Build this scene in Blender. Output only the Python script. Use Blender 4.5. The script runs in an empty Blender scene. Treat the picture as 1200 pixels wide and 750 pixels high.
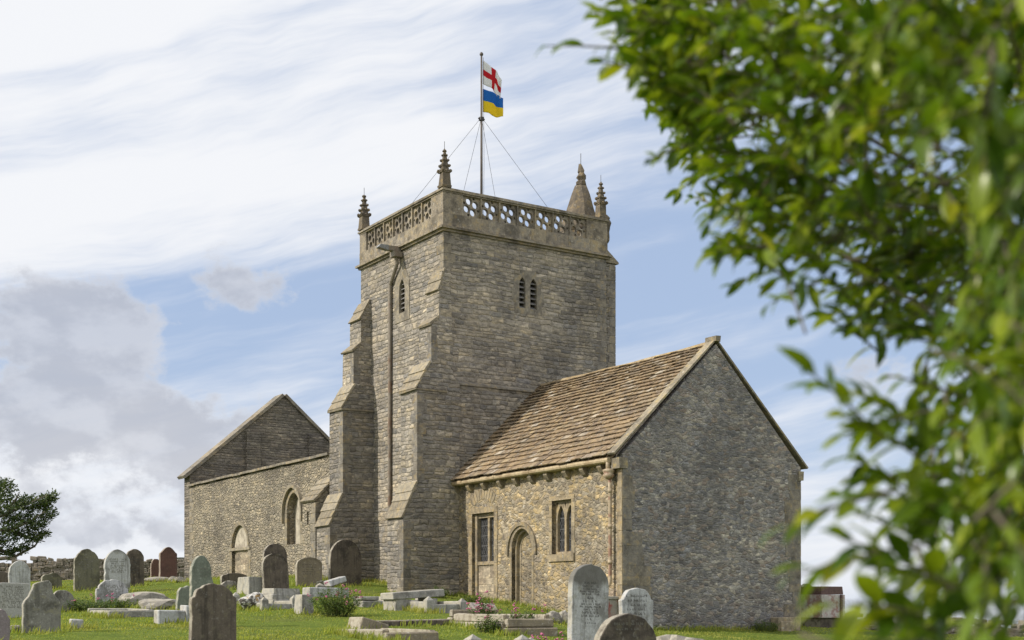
import bpy, bmesh, math, random
import numpy as np
from mathutils import Vector, Matrix
from mathutils.geometry import tessellate_polygon
R = math.radians
rng = random.Random(7)
S = bpy.context.scene
COL = S.collection

# ------------------------------------------------------------------ camera
F = 1549.0                    # focal length in photo pixels (1200 wide), horizon at y = 710
cam_d = bpy.data.cameras.new('camera')
cam_d.sensor_width = 36.0
cam_d.lens = F / 1200 * 36
cam_d.shift_y = (710 - 375) / 1200
cam_d.clip_start = 0.05
cam_d.clip_end = 60000
cam_d.dof.use_dof = True
cam_d.dof.focus_distance = 36
cam_d.dof.aperture_fstop = 3.0
cam = bpy.data.objects.new('camera', cam_d)
COL.objects.link(cam)
cam.location = (0, 0, 0)
cam.rotation_euler = (R(90), 0, 0)
S.camera = cam

# local axes of the church: x = north (right, away), y = west (left, away)
YAW = math.atan2(.542, .840)
D2 = Vector((.8403, .5421, 0))
D1 = Vector((-.5421, .8403, 0))
P0 = Vector((2.77, 33.0, 0))

# ------------------------------------------------------------------ sun and sky
SUN_EL = R(36)
az = R(15)
sh = (-D2) * math.cos(az) + D1 * math.sin(az)
sun_dir = Vector((sh.x * math.cos(SUN_EL), sh.y * math.cos(SUN_EL), math.sin(SUN_EL)))
sl = bpy.data.lights.new('sun', 'SUN')
sl.energy = 4.3
sl.angle = R(0.6)
sl.color = (1.0, .925, .81)
so = bpy.data.objects.new('sun', sl)
COL.objects.link(so)
so.rotation_euler = sun_dir.to_track_quat('Z', 'Y').to_euler()
so.location = sun_dir * 80

S.view_settings.view_transform = 'Standard'
S.view_settings.look = 'None'
S.view_settings.exposure = 0.0
S.view_settings.gamma = 1.0
S.cycles.use_denoising = True
S.cycles.max_bounces = 6
S.cycles.transparent_max_bounces = 8
S.cycles.sample_clamp_indirect = 6


class NB:
    """small helper to write node graphs as expressions"""
    def __init__(s, nt): s.nt = nt
    def put(s, sock, v):
        if v is None: return
        if isinstance(v, bpy.types.NodeSocket): s.nt.links.new(v, sock)
        elif isinstance(v, (tuple, list)):
            n = len(sock.default_value)
            v = tuple(v)
            sock.default_value = (v + (1.0,) * 4)[:n]
        else: sock.default_value = v
    def n(s, t, **props):
        nd = s.nt.nodes.new(t)
        for k, v in props.items(): setattr(nd, k, v)
        return nd
    def m(s, op, a, b=None, c=None, clamp=False):
        nd = s.n('ShaderNodeMath', operation=op, use_clamp=clamp)
        s.put(nd.inputs[0], a); s.put(nd.inputs[1], b); s.put(nd.inputs[2], c)
        return nd.outputs[0]
    def vm(s, op, a, b=None):
        nd = s.n('ShaderNodeVectorMath', operation=op)
        s.put(nd.inputs[0], a); s.put(nd.inputs[1], b)
        return nd.outputs[0]
    def mix(s, f, a, b, mode='MIX'):
        nd = s.n('ShaderNodeMixRGB', blend_type=mode)
        s.put(nd.inputs[0], f); s.put(nd.inputs[1], a); s.put(nd.inputs[2], b)
        return nd.outputs[0]
    def ramp(s, f, stops, mode='LINEAR'):
        nd = s.n('ShaderNodeValToRGB')
        cr = nd.color_ramp
        cr.interpolation = mode
        while len(cr.elements) < len(stops): cr.elements.new(.5)
        for e, (p, c) in zip(cr.elements, stops):
            e.position = p
            e.color = (c[0], c[1], c[2], 1)
        s.put(nd.inputs[0], f)
        return nd.outputs[0]
    def noise(s, vec, scale, detail=3, rough=.55, color=False, dim='3D'):
        nd = s.n('ShaderNodeTexNoise', noise_dimensions=dim)
        s.put(nd.inputs['Vector'], vec); nd.inputs['Scale'].default_value = scale
        nd.inputs['Detail'].default_value = detail; nd.inputs['Roughness'].default_value = rough
        return nd.outputs['Color'] if color else nd.outputs['Fac']
    def comb(s, x, y, z=0.0):
        nd = s.n('ShaderNodeCombineXYZ')
        s.put(nd.inputs[0], x); s.put(nd.inputs[1], y); s.put(nd.inputs[2], z)
        return nd.outputs[0]
    def sep(s, v):
        nd = s.n('ShaderNodeSeparateXYZ'); s.put(nd.inputs[0], v)
        return nd.outputs[0], nd.outputs[1], nd.outputs[2]
    def smooth(s, x, a, b, lo=0.0, hi=1.0):
        nd = s.n('ShaderNodeMapRange', interpolation_type='SMOOTHSTEP')
        s.put(nd.inputs[0], x); s.put(nd.inputs[1], a); s.put(nd.inputs[2], b); s.put(nd.inputs[3], lo); s.put(nd.inputs[4], hi)
        return nd.outputs[0]


# --- the sky: Nishita daylight with cirrus streaks and grey cumulus, laid out by compass direction and elevation
W = bpy.data.worlds.new('World')
S.world = W
W.use_nodes = True
nt = W.node_tree
nt.nodes.clear()
b = NB(nt)
tc = b.n('ShaderNodeTexCoord').outputs['Generated']
dx, dy, dz = b.sep(tc)
sky = b.n('ShaderNodeTexSky', sky_type='NISHITA', sun_disc=False)
sky.sun_elevation = SUN_EL
sky.sun_rotation = math.atan2(sun_dir.x, sun_dir.y)
sky.air_density = 1.0
sky.dust_density = 1.0
sky.ozone_density = 1.5
zc = b.m('MAXIMUM', dz, 0.015)
b.put(sky.inputs['Vector'], b.comb(dx, dy, zc))
U = b.m('ARCTAN2', dx, dy)
V = b.m('ARCSINE', dz)
TH = R(14)
sA = b.m('ADD', b.m('MULTIPLY', U, math.cos(TH)), b.m('MULTIPLY', V, math.sin(TH)))
tA = b.m('SUBTRACT', b.m('MULTIPLY', V, math.cos(TH)), b.m('MULTIPLY', U, math.sin(TH)))
warp = b.noise(b.comb(U, V, 3.3), 5.0, 3, .55)
warp = b.m('MULTIPLY', b.m('SUBTRACT', warp, .5), .045)
tW = b.m('ADD', tA, warp)
st = b.noise(b.comb(b.m('MULTIPLY', sA, 2.0), b.m('MULTIPLY', tW, 15.0), 1.7), 1.0, 6, .60)
st2 = b.noise(b.comb(b.m('MULTIPLY', sA, 5.0), b.m('MULTIPLY', tW, 42.0), 8.1), 1.0, 5, .6)
soft = b.noise(b.comb(U, V, 5.5), 6.5, 5, .55)
amt = b.m('ADD', b.m('MULTIPLY', st, .78), b.m('ADD', b.m('MULTIPLY', st2, .26), b.m('MULTIPLY', soft, .10)))
# more cloud towards the upper left of the view (towards the sun), a clearer wedge lower down
bias = b.m('MULTIPLY', b.m('SUBTRACT', tA, .315), 1.6)
bias = b.m('MINIMUM', b.m('MAXIMUM', bias, -.14), .15)
right = b.m('MULTIPLY', b.smooth(U, -.12, .14), -.035)
band = b.m('SUBTRACT', tA, .338)
band = b.m('MULTIPLY', band, 28.0)
band = b.m('POWER', 2.718, b.m('MULTIPLY', b.m('MULTIPLY', band, band), -1.0))
band = b.m('MULTIPLY', band, b.smooth(U, .02, -.10, 0, .17))
haz = b.smooth(V, .22, 0.02, 0, .32)
amt = b.m('ADD', b.m('ADD', amt, bias), b.m('ADD', b.m('ADD', right, haz), band))
cirrus = b.smooth(amt, .43, .76)
blue = b.mix(.72, sky.outputs[0], (4.9, 6.15, 8.6, 1))
skyc = b.mix(cirrus, blue, (9.1, 9.25, 9.6, 1))
# grey cumulus heaps
def heap(cu, cv, ru, rv, w):
    a = b.m('DIVIDE', b.m('SUBTRACT', U, cu), ru)
    c = b.m('DIVIDE', b.m('SUBTRACT', V, cv), rv)
    r2 = b.m('ADD', b.m('MULTIPLY', a, a), b.m('MULTIPLY', c, c))
    return b.m('MULTIPLY', b.m('POWER', 2.718, b.m('MULTIPLY', r2, -1.0)), w)
puff = b.noise(b.comb(U, b.m('MULTIPLY', V, 1.25), 4.7), 15.0, 9, .60)
hs = heap(-.315, .186, .066, .050, 1.05)
for args in ((-.205, .238, .050, .026, .50), (-.21, .118, .085, .032, .92), (-.15, .10, .06, .024, .5), (-.35, .135, .07, .03, .75), (-.36, .06, .1, .02, .4), (-.24, .05, .1, .012, .35),
             (-.19, .225, .022, .022, .35), (-.05, .085, .3, .025, .22), (.27, .17, .06, .02, .25), (.3, .12, .1, .03, .28)):
    hs = b.m('ADD', hs, heap(*args))
other = b.m('MULTIPLY', b.smooth(b.m('ABSOLUTE', U), .5, .9), .45)
ho = b.m('ADD', hs, other)
cum = b.m('ADD', ho, b.m('MULTIPLY', b.m('SUBTRACT', puff, .5), b.smooth(ho, .03, .30, 0, 2.6)))
cumulus = b.smooth(cum, .30, .62)
deep = b.smooth(cum, .28, .75)
puff2 = b.noise(b.comb(U, b.m('MULTIPLY', V, 1.6), 2.2), 22.0, 5, .55)
ccol = b.mix(deep, (7.4, 7.6, 8.1, 1), (5.1, 5.3, 5.95, 1))
ccol = b.mix(b.smooth(puff2, .44, .66, 0, .7), ccol, (6.9, 7.1, 7.7, 1))
skyc = b.mix(b.m('MULTIPLY', cumulus, .80), skyc, ccol)
low = b.smooth(V, .075, -.01, 0, .55)
skyc = b.mix(low, skyc, (7.3, 7.8, 8.6, 1))
# bright cloud added out of view behind the camera to fill the shaded east walls
backl = b.smooth(b.m('ABSOLUTE', U), .8, 1.7)
skyc = b.mix(b.m('MULTIPLY', backl, b.smooth(b.noise(tc, 2.0, 5, .55), .30, .50)), skyc, (11.2, 11.2, 11.3, 1))
bg = b.n('ShaderNodeBackground')
b.put(bg.inputs[0], skyc)
bg.inputs[1].default_value = 0.1
out = b.n('ShaderNodeOutputWorld')
nt.links.new(bg.outputs[0], out.inputs[0])

# ------------------------------------------------------------------ terrain height (metres, eye level = 0)
CP = np.array([
    (2.77, 33, -.56), (7.93, 36.3, -.66), (.24, 37.3, .03), (-2.9, 39.0, .30), (-4.2, 43, .76), (-6.1, 44, .93),
    (-9, 48, .98), (-13.5, 55, 1.06), (-20, 61, 1.02), (-28, 62, 1.0), (-16, 42, .55), (-10, 30, -.18), (-9, 23.5, -.48), (-14, 26, -.4),
    (-4, 31, -.06), (-3, 24, -.55), (-1, 34, .02), (0, 29, -.28), (1.6, 27, -.55), (4, 27, -.86), (3, 22, -.88), (-5, 19, -.72),
    (8, 28, -1.0), (9.5, 41, -.68), (12, 48, -.9), (16, 52, -1.08), (22, 55, -1.3), (14, 38, -.95), (18, 30, -1.4),
    (0, 8, -1.42), (0, 0, -1.6), (8, 5, -1.75), (-8, 8, -1.3), (-22, 40, .45), (-26, 22, -.5), (6, 56, -.2), (-2, 66, .5),
    (16, 14, -1.7), (-20, 5, -1.5), (0, -15, -2.2), (20, -10, -2.6), (-20, -12, -2.2)], dtype=float)
def _tps(r2):
    return np.where(r2 > 1e-9, r2 * np.log(np.maximum(r2, 1e-9)) * .5, 0)
_n = len(CP)
_r2 = ((CP[:, None, :2] - CP[None, :, :2]) ** 2).sum(-1)
_A = np.zeros((_n + 3, _n + 3))
_A[:_n, :_n] = _tps(_r2) + np.eye(_n) * 1.5
_A[:_n, _n] = 1; _A[:_n, _n + 1:] = CP[:, :2]; _A[_n, :_n] = 1; _A[_n + 1:, :_n] = CP[:, :2].T
_sol = np.linalg.solve(_A, np.concatenate([CP[:, 2], [0, 0, 0]]))
def height_np(P):
    P = np.asarray(P, float)
    r = np.hypot(P[:, 0] - 0, P[:, 1] - 30)
    k = np.minimum(1.0, 48.0 / np.maximum(r, 1e-6))
    Q = np.stack([P[:, 0] * k, 30 + (P[:, 1] - 30) * k], 1)
    out_ = np.empty(len(P))
    for i in range(0, len(P), 20000):
        q = Q[i:i + 20000]
        r2 = ((q[:, None, :] - CP[None, :, :2]) ** 2).sum(-1)
        out_[i:i + 20000] = _tps(r2) @ _sol[:_n] + _sol[_n] + q @ _sol[_n + 1:]
    far = np.maximum(0, r - 44)
    out_ -= np.minimum(.004 * far ** 1.75, 62 * (1 - np.exp(-far / 60)))
    x, y = P[:, 0], P[:, 1]
    out_ += .02 * np.sin(x * 1.7 + .6 * y) * np.sin(y * 1.3 - .4 * x) + .012 * np.sin(x * 4.1 + 1) * np.sin(y * 3.7)
    return out_
def hgt(x, y):
    return float(height_np([(x, y)])[0])
_ys = np.arange(8, 75, .04)
def ground_hit(px, py):
    """where the sight line of a photo pixel meets the churchyard ground"""
    xs = (px - 600) / F * _ys
    zr = (710 - py) / F * _ys
    h = height_np(np.stack([xs, _ys], 1))
    i = np.argmax(zr <= h) if (zr <= h).any() else len(_ys) - 1
    return Vector((xs[i], _ys[i], h[i]))
def on_ground(px, Y):
    x = (px - 600) / F * Y
    return Vector((x, Y, hgt(x, Y)))

# ------------------------------------------------------------------ object helpers
def tag(o, label=None, cat=None, group=None, kind=None):
    if label: o['label'] = label
    if cat: o['category'] = cat
    if group: o['group'] = group
    if kind: o['kind'] = kind
    return o
def empty(name, loc, yaw=0.0, label=None, cat=None, group=None):
    o = bpy.data.objects.new(name, None)
    COL.objects.link(o)
    o.location = loc
    o.rotation_euler = (0, 0, yaw)
    o.empty_display_size = .2
    return tag(o, label, cat, group)

class MB:
    def __init__(s): s.v = []; s.f = []; s.mi = []; s.cur = 0
    def add(s, vs, fs):
        o = len(s.v)
        s.v += [tuple(v) for v in vs]
        s.f += [tuple(i + o for i in f) for f in fs]
        s.mi += [s.cur] * len(fs)
    def box(s, x0, x1, y0, y1, z0, z1, jit=0.0, M=None):
        vs = [Vector((x, y, z)) for z in (z0, z1) for y in (y0, y1) for x in (x0, x1)]
        if jit: vs = [v + Vector((rng.uniform(-jit, jit), rng.uniform(-jit, jit), rng.uniform(-jit, jit))) for v in vs]
        if M is not None: vs = [M @ v for v in vs]
        s.add(vs, [(0, 2, 3, 1), (4, 5, 7, 6), (0, 1, 5, 4), (2, 6, 7, 3), (0, 4, 6, 2), (1, 3, 7, 5)])
    def prism(s, poly, fn, d0, d1):
        """poly in 2D, fn(u, v, d) -> xyz, swept from d0 to d1"""
        n = len(poly)
        vs = [fn(u, v, d0) for u, v in poly] + [fn(u, v, d1) for u, v in poly]
        fs = [tuple(range(n))[::-1], tuple(range(n, 2 * n))] + [(i, (i + 1) % n, n + (i + 1) % n, n + i) for i in range(n)]
        s.add(vs, fs)
    def plate(s, loops, fn, d0, d1, back=True):
        """a slab with holes: loops[0] is the outline, the others are openings"""
        pts = [p for l in loops for p in l]
        tri = tessellate_polygon([[Vector((p[0], p[1], 0)) for p in l] for l in loops])
        n = len(pts)
        vs = [fn(u, v, d0) for u, v in pts] + [fn(u, v, d1) for u, v in pts]
        fs = [tuple(t) for t in tri]
        if back: fs += [tuple(n + i for i in t)[::-1] for t in tri]
        o = 0
        for l in loops:
            k = len(l)
            fs += [(o + i, o + (i + 1) % k, n + o + (i + 1) % k, n + o + i) for i in range(k)]
            o += k
        s.add(vs, fs)
    def tube(s, pts, rad, seg=8, cap=True):
        pts = [Vector(p) for p in pts]
        if not isinstance(rad, (list, tuple)): rad = [rad] * len(pts)
        rings = []
        up = None
        for i, p in enumerate(pts):
            t = (pts[min(i + 1, len(pts) - 1)] - pts[max(i - 1, 0)]).normalized()
            if up is None: up = Vector((0, 0, 1)) if abs(t.z) < .9 else Vector((1, 0, 0))
            a = t.cross(up)
            if a.length < 1e-4: a = t.cross(Vector((1, .3, .2)))
            a.normalize(); c = a.cross(t).normalized(); up = c
            rings.append([p + (a * math.cos(6.28318 * k / seg) + c * math.sin(6.28318 * k / seg)) * rad[i] for k in range(seg)])
        vs = [v for r_ in rings for v in r_]
        fs = []
        for i in range(len(pts) - 1):
            for k in range(seg):
                fs.append((i * seg + k, i * seg + (k + 1) % seg, (i + 1) * seg + (k + 1) % seg, (i + 1) * seg + k))
        if cap:
            fs.append(tuple(range(seg))[::-1]); fs.append(tuple(range((len(pts) - 1) * seg, len(pts) * seg)))
        s.add(vs, fs)
    def lathe(s, prof, c=(0, 0, 0), seg=8, rot=0.0):
        vs, fs = [], []
        for r_, z in prof:
            for k in range(seg):
                a = rot + 6.28318 * k / seg
                vs.append((c[0] + r_ * math.cos(a), c[1] + r_ * math.sin(a), c[2] + z))
        for i in range(len(prof) - 1):
            for k in range(seg):
                fs.append((i * seg + k, i * seg + (k + 1) % seg, (i + 1) * seg + (k + 1) % seg, (i + 1) * seg + k))
        fs.append(tuple(range(seg))[::-1]); fs.append(tuple(range((len(prof) - 1) * seg, len(prof) * seg)))
        s.add(vs, fs)
    def build(s, name, mats, parent=None, bevel=0.0, smooth=False, rough=0.0, sub=0):
        me = bpy.data.meshes.new(name)
        me.from_pydata([tuple(v) for v in s.v], [], s.f)
        if not isinstance(mats, (list, tuple)): mats = [mats]
        for m_ in mats: me.materials.append(m_)
        if len(mats) > 1: me.polygons.foreach_set('material_index', s.mi)
        bm = bmesh.new(); bm.from_mesh(me)
        bmesh.ops.recalc_face_normals(bm, faces=bm.faces)
        if sub:
            bmesh.ops.subdivide_edges(bm, edges=bm.edges, cuts=sub, use_grid_fill=True)
        if bevel:
            bmesh.ops.bevel(bm, geom=[e for e in bm.edges if len(e.link_faces) == 2 and e.calc_face_angle(0) > .5], offset=bevel, segments=1, affect='EDGES', clamp_overlap=True)
        if rough:
            for v in bm.verts: v.co += Vector((rng.gauss(0, rough), rng.gauss(0, rough), rng.gauss(0, rough)))
        if smooth:
            for f in bm.faces: f.smooth = True
        bm.to_mesh(me); bm.free()
        o = bpy.data.objects.new(name, me)
        COL.objects.link(o)
        if parent is not None: o.parent = parent
        return o

def np_mesh(name, verts, faces, mat, parent=None, smooth=False, attr=None):
    """verts (n,3) float array, faces (m,k) int array"""
    me = bpy.data.meshes.new(name)
    k = faces.shape[1]
    me.vertices.add(len(verts)); me.vertices.foreach_set('co', np.ascontiguousarray(verts, dtype=np.float32).ravel())
    me.loops.add(faces.size); me.loops.foreach_set('vertex_index', np.ascontiguousarray(faces, dtype=np.int32).ravel())
    me.polygons.add(len(faces)); me.polygons.foreach_set('loop_start', np.arange(0, faces.size, k, dtype=np.int32))
    me.polygons.foreach_set('loop_total', np.full(len(faces), k, dtype=np.int32))
    if smooth: me.polygons.foreach_set('use_smooth', np.ones(len(faces), dtype=bool))
    me.update(calc_edges=True)
    if attr is not None:
        a = me.attributes.new('tint', 'FLOAT', 'POINT')
        a.data.foreach_set('value', attr.astype(np.float32))
    for m_ in (mat if isinstance(mat, (list, tuple)) else [mat]): me.materials.append(m_)
    o = bpy.data.objects.new(name, me)
    COL.objects.link(o)
    if parent is not None: o.parent = parent
    return o

# ------------------------------------------------------------------ materials
def new_mat(name):
    m_ = bpy.data.materials.new(name)
    m_.use_nodes = True
    m_.node_tree.nodes.clear()
    q = NB(m_.node_tree)
    p = q.n('ShaderNodeBsdfPrincipled')
    o = q.n('ShaderNodeOutputMaterial')
    m_.node_tree.links.new(p.outputs[0], o.inputs[0])
    p.inputs['Roughness'].default_value = .85
    p.inputs['Specular IOR Level'].default_value = .25
    return m_, q, p
def bump(q, p, h, dist, strength=1.0):
    nd = q.n('ShaderNodeBump')
    nd.inputs['Strength'].default_value = strength
    nd.inputs['Distance'].default_value = dist
    q.put(nd.inputs['Height'], h)
    q.put(p.inputs['Normal'], nd.outputs[0])

def masonry(name, kind, su, sv, cols, mortar, seed, depth=.03, mort_w=.05, mort_amt=.62, dark=(.05, .045, .04), dark_amt=.5, lichen=(.33, .23, .09), lichen_amt=.2, white_amt=.15, warp=1.0, vary=.45):
    m_, q, p = new_mat(name)
    tcn = q.n('ShaderNodeTexCoord').outputs['Object']
    x, y, z = q.sep(tcn)
    geo = q.n('ShaderNodeNewGeometry')
    vt = q.n('ShaderNodeVectorTransform', vector_type='NORMAL', convert_from='WORLD', convert_to='OBJECT')
    q.put(vt.inputs[0], geo.outputs['True Normal'])
    nx, ny, nz = q.sep(vt.outputs[0])
    isx = q.m('GREATER_THAN', q.m('ABSOLUTE', nx), q.m('ABSOLUTE', ny))
    u = q.m('ADD', q.m('MULTIPLY', isx, q.m('ADD', y, 31.7)), q.m('MULTIPLY', q.m('SUBTRACT', 1.0, isx), x))
    P = q.comb(u, z, seed)
    nw = q.noise(P, 2.6, 3, .6, color=True)
    wx, wy, _ = q.sep(nw)
    hx, hy, _ = q.sep(q.noise(P, 11.0, 2, .6, color=True))
    if kind == 'rubble':
        lowu = q.noise(P, .85, 2, .5); lowv = q.noise(q.comb(u, z, seed + 60), 1.1, 2, .5)
        u_ = q.m('ADD', u, q.m('MULTIPLY', lowu, vary)); z_ = q.m('ADD', z, q.m('MULTIPLY', lowv, vary * .6))
        uu = q.m('DIVIDE', q.m('ADD', u_, q.m('ADD', q.m('MULTIPLY', q.m('SUBTRACT', wx, .5), .14), q.m('MULTIPLY', q.m('SUBTRACT', hx, .5), .10))), su)
        vv = q.m('DIVIDE', q.m('ADD', z_, q.m('ADD', q.m('MULTIPLY', q.m('SUBTRACT', wy, .5), .10), q.m('MULTIPLY', q.m('SUBTRACT', hy, .5), .06))), sv)
        vec = q.comb(uu, vv, seed)
        v1 = q.n('ShaderNodeTexVoronoi', voronoi_dimensions='2D', feature='F1'); q.put(v1.inputs['Vector'], vec); v1.inputs['Scale'].default_value = 1; v1.inputs['Randomness'].default_value = .92
        v2 = q.n('ShaderNodeTexVoronoi', voronoi_dimensions='2D', feature='DISTANCE_TO_EDGE'); q.put(v2.inputs['Vector'], vec); v2.inputs['Scale'].default_value = 1; v2.inputs['Randomness'].default_value = .92
        r1, r2, r3 = q.sep(v1.outputs['Color'])
        e = v2.outputs['Distance']
    else:
        # courses of varying height, stones of varying length, joints shifted course by course
        vv = q.m('DIVIDE', z, sv)
        vv = q.m('ADD', vv, q.m('MULTIPLY', q.noise(q.comb(0.0, q.m('MULTIPLY', z, .8), seed), 2.1, 2, .5), 3.2))
        vv = q.m('ADD', vv, q.m('ADD', q.m('MULTIPLY', q.m('SUBTRACT', wy, .5), .75 * warp), q.m('MULTIPLY', q.m('SUBTRACT', hy, .5), .34 * warp)))
        vv = q.m('ADD', vv, q.m('MULTIPLY', q.noise(q.comb(q.m('MULTIPLY', u, .35), q.m('MULTIPLY', z, .2), seed + 4), 1.0, 2), 1.6))
        row = q.m('FLOOR', vv)
        wr = q.n('ShaderNodeTexWhiteNoise', noise_dimensions='2D'); q.put(wr.inputs['Vector'], q.comb(row, seed))
        sh_ = wr.outputs['Value']
        uu = q.m('DIVIDE', u, q.m('MULTIPLY', su, q.m('ADD', .7, q.m('MULTIPLY', sh_, .7))))
        uu = q.m('ADD', uu, q.m('MULTIPLY', sh_, 37.0))
        uu = q.m('ADD', uu, q.m('MULTIPLY', q.noise(q.comb(q.m('MULTIPLY', u, 1.6), q.m('MULTIPLY', row, 3.7), seed), 1.0, 1), 1.5))
        uu = q.m('ADD', uu, q.m('ADD', q.m('MULTIPLY', q.m('SUBTRACT', wx, .5), .3 * warp), q.m('MULTIPLY', q.m('SUBTRACT', hx, .5), .24 * warp)))
        col_i = q.m('FLOOR', uu)
        fu = q.m('FRACT', uu); fv = q.m('FRACT', vv)
        eu = q.m('MULTIPLY', q.m('MINIMUM', fu, q.m('SUBTRACT', 1.0, fu)), su / sv)
        ev = q.m('MINIMUM', fv, q.m('SUBTRACT', 1.0, fv))
        e = q.m('MINIMUM', eu, ev)
        wc = q.n('ShaderNodeTexWhiteNoise', noise_dimensions='3D'); q.put(wc.inputs['Vector'], q.comb(row, col_i, seed))
        r1, r2, r3 = q.sep(wc.outputs['Color'])
    fine = q.noise(P, 34.0, 4, .65)
    mid = q.noise(q.comb(q.m('MULTIPLY', u, .7), z, seed), 10.0, 5, .66)
    blot = q.noise(q.comb(q.m('MULTIPLY', u, .6), z, seed + 21), 4.5, 6, .7)
    e = q.m('ADD', e, q.m('MULTIPLY', q.m('SUBTRACT', mid, .5), .14))
    mortar_f = q.smooth(e, mort_w * 1.8, mort_w * .4)
    c = q.ramp(r1, [(i / max(1, len(cols) - 1), k) for i, k in enumerate(cols)])
    c = q.mix(1.0, c, q.ramp(r2, [(0, (.76, .76, .76)), (1, (1.2, 1.2, 1.2))]), 'MULTIPLY')
    c = q.mix(1.0, c, q.ramp(fine, [(.25, (.62, .62, .62)), (.75, (1.34, 1.34, 1.34))]), 'MULTIPLY')
    c = q.mix(1.0, c, q.ramp(mid, [(.28, (.58, .58, .60)), (.5, (1, 1, 1)), (.74, (1.45, 1.42, 1.36))]), 'MULTIPLY')
    v3 = q.n('ShaderNodeTexVoronoi', voronoi_dimensions='2D', feature='F1'); q.put(v3.inputs['Vector'], q.comb(q.m('DIVIDE', q.m('ADD', u, q.m('MULTIPLY', hx, .08)), su * .45), q.m('DIVIDE', q.m('ADD', z, q.m('MULTIPLY', hy, .06)), sv * .5), seed)); v3.inputs['Scale'].default_value = 1
    k1_, k2_, k3_ = q.sep(v3.outputs['Color'])
    c = q.mix(1.0, c, q.ramp(k1_, [(0, (.72, .72, .73)), (.55, (1, 1, 1)), (.9, (1.15, 1.13, 1.1)), (1, (1.5, 1.46, 1.38))]), 'MULTIPLY')
    c = q.mix(q.smooth(blot, .50, .66, 0, .55), c, q.mix(.5, mortar, c))
    c = q.mix(q.m('MULTIPLY', mortar_f, mort_amt), c, mortar)
    big = q.noise(q.comb(u, z, seed + 40), .55, 4, .6)
    c = q.mix(1.0, c, q.ramp(big, [(.3, (.70, .70, .72)), (.5, (1, 1, 1)), (.7, (1.26, 1.23, 1.18))]), 'MULTIPLY')
    st_ = q.noise(q.comb(q.m('MULTIPLY', u, .55), q.m('MULTIPLY', z, .33), seed + 2), 1.0, 5, .62)
    c = q.mix(q.smooth(st_, .44, .66, 0, dark_amt), c, q.mix(.62, dark, c))
    li = q.noise(q.comb(u, z, seed + 9), 1.1, 5, .68)
    li = q.m('MULTIPLY', q.smooth(li, .52, .68), q.smooth(mid, .42, .62))
    c = q.mix(q.m('MULTIPLY', li, lichen_amt), c, lichen)
    wl = q.noise(q.comb(u, z, seed + 17), 7.0, 3, .6)
    wl = q.m('MULTIPLY', q.smooth(wl, .63, .70), q.smooth(fine, .4, .6))
    c = q.mix(q.m('MULTIPLY', wl, white_amt), c, (.55, .54, .5, 1))
    q.put(p.inputs['Base Color'], c)
    p.inputs['Roughness'].default_value = .92
    p.inputs['Specular IOR Level'].default_value = .15
    h = q.m('ADD', q.m('MULTIPLY', q.smooth(e, 0.0, mort_w * 3.2), q.m('ADD', .55, q.m('MULTIPLY', r3, .6))), q.m('MULTIPLY', fine, .35))
    h = q.m('ADD', h, q.m('MULTIPLY', mid, .3))
    bump(q, p, h, depth, 1.0)
    return m_

def dressed(name, cols, seed=0.0, lichen=(.36, .25, .08), lichen_amt=.35, dark_amt=.45, scale=1.0, white=.2, bumpd=.018, rnd_amt=1.0):
    """cut stone: each block a shade of its own, weather stains and lichen"""
    m_, q, p = new_mat(name)
    tcn = q.n('ShaderNodeTexCoord').outputs['Object']
    oi = q.n('ShaderNodeObjectInfo').outputs['Random']
    P = q.vm('ADD', tcn, q.comb(q.m('MULTIPLY', oi, 57.0), q.m('MULTIPLY', oi, 31.0), seed))
    isl = q.n('ShaderNodeNewGeometry').outputs['Random Per Island']
    c = q.ramp(isl, [(i / max(1, len(cols) - 1), k) for i, k in enumerate(cols)])
    n1 = q.noise(P, 2.2 * scale, 5, .65)
    n2 = q.noise(P, 28 * scale, 4, .65)
    n3 = q.noise(P, 6 * scale, 4, .6)
    c = q.mix(1.0, c, q.ramp(n2, [(.25, (.68, .68, .68)), (.75, (1.28, 1.28, 1.28))]), 'MULTIPLY')
    c = q.mix(1.0, c, q.ramp(n3, [(.3, (.66, .66, .68)), (.5, (1, 1, 1)), (.72, (1.25, 1.22, 1.16))]), 'MULTIPLY')
    c = q.mix(q.smooth(n1, .44, .64, 0, dark_amt), c, (.07, .062, .052, 1))
    c = q.mix(q.m('MULTIPLY', q.smooth(n3, .53, .66), lichen_amt), c, lichen)
    n4 = q.noise(P, 11 * scale, 3, .6)
    c = q.mix(q.m('MULTIPLY', q.smooth(n4, .62, .70), white), c, (.6, .59, .54, 1))
    q.put(p.inputs['Base Color'], c)
    p.inputs['Roughness'].default_value = .9
    bump(q, p, q.m('ADD', q.m('MULTIPLY', n2, .6), n3), bumpd, .9)
    return m_

def plain(name, col, rough=.7, spec=.3, metal=0.0, var=.25, scale=12.0, second=None, sec_amt=.5, sec_scale=3.0, bumpd=.0):
    m_, q, p = new_mat(name)
    tcn = q.n('ShaderNodeTexCoord').outputs['Object']
    n1 = q.noise(tcn, scale, 4, .6)
    c = q.mix(1.0, col + (1,), q.ramp(n1, [(.3, (1 - var,) * 3), (.7, (1 + var,) * 3)]), 'MULTIPLY')
    if second:
        n2 = q.noise(tcn, sec_scale, 5, .65)
        c = q.mix(q.smooth(n2, .5, .6, 0, sec_amt), c, second + (1,))
    q.put(p.inputs['Base Color'], c)
    p.inputs['Roughness'].default_value = rough
    p.inputs['Specular IOR Level'].default_value = spec
    p.inputs['Metallic'].default_value = metal
    if bumpd: bump(q, p, n1, bumpd, .8)
    return m_

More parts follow.
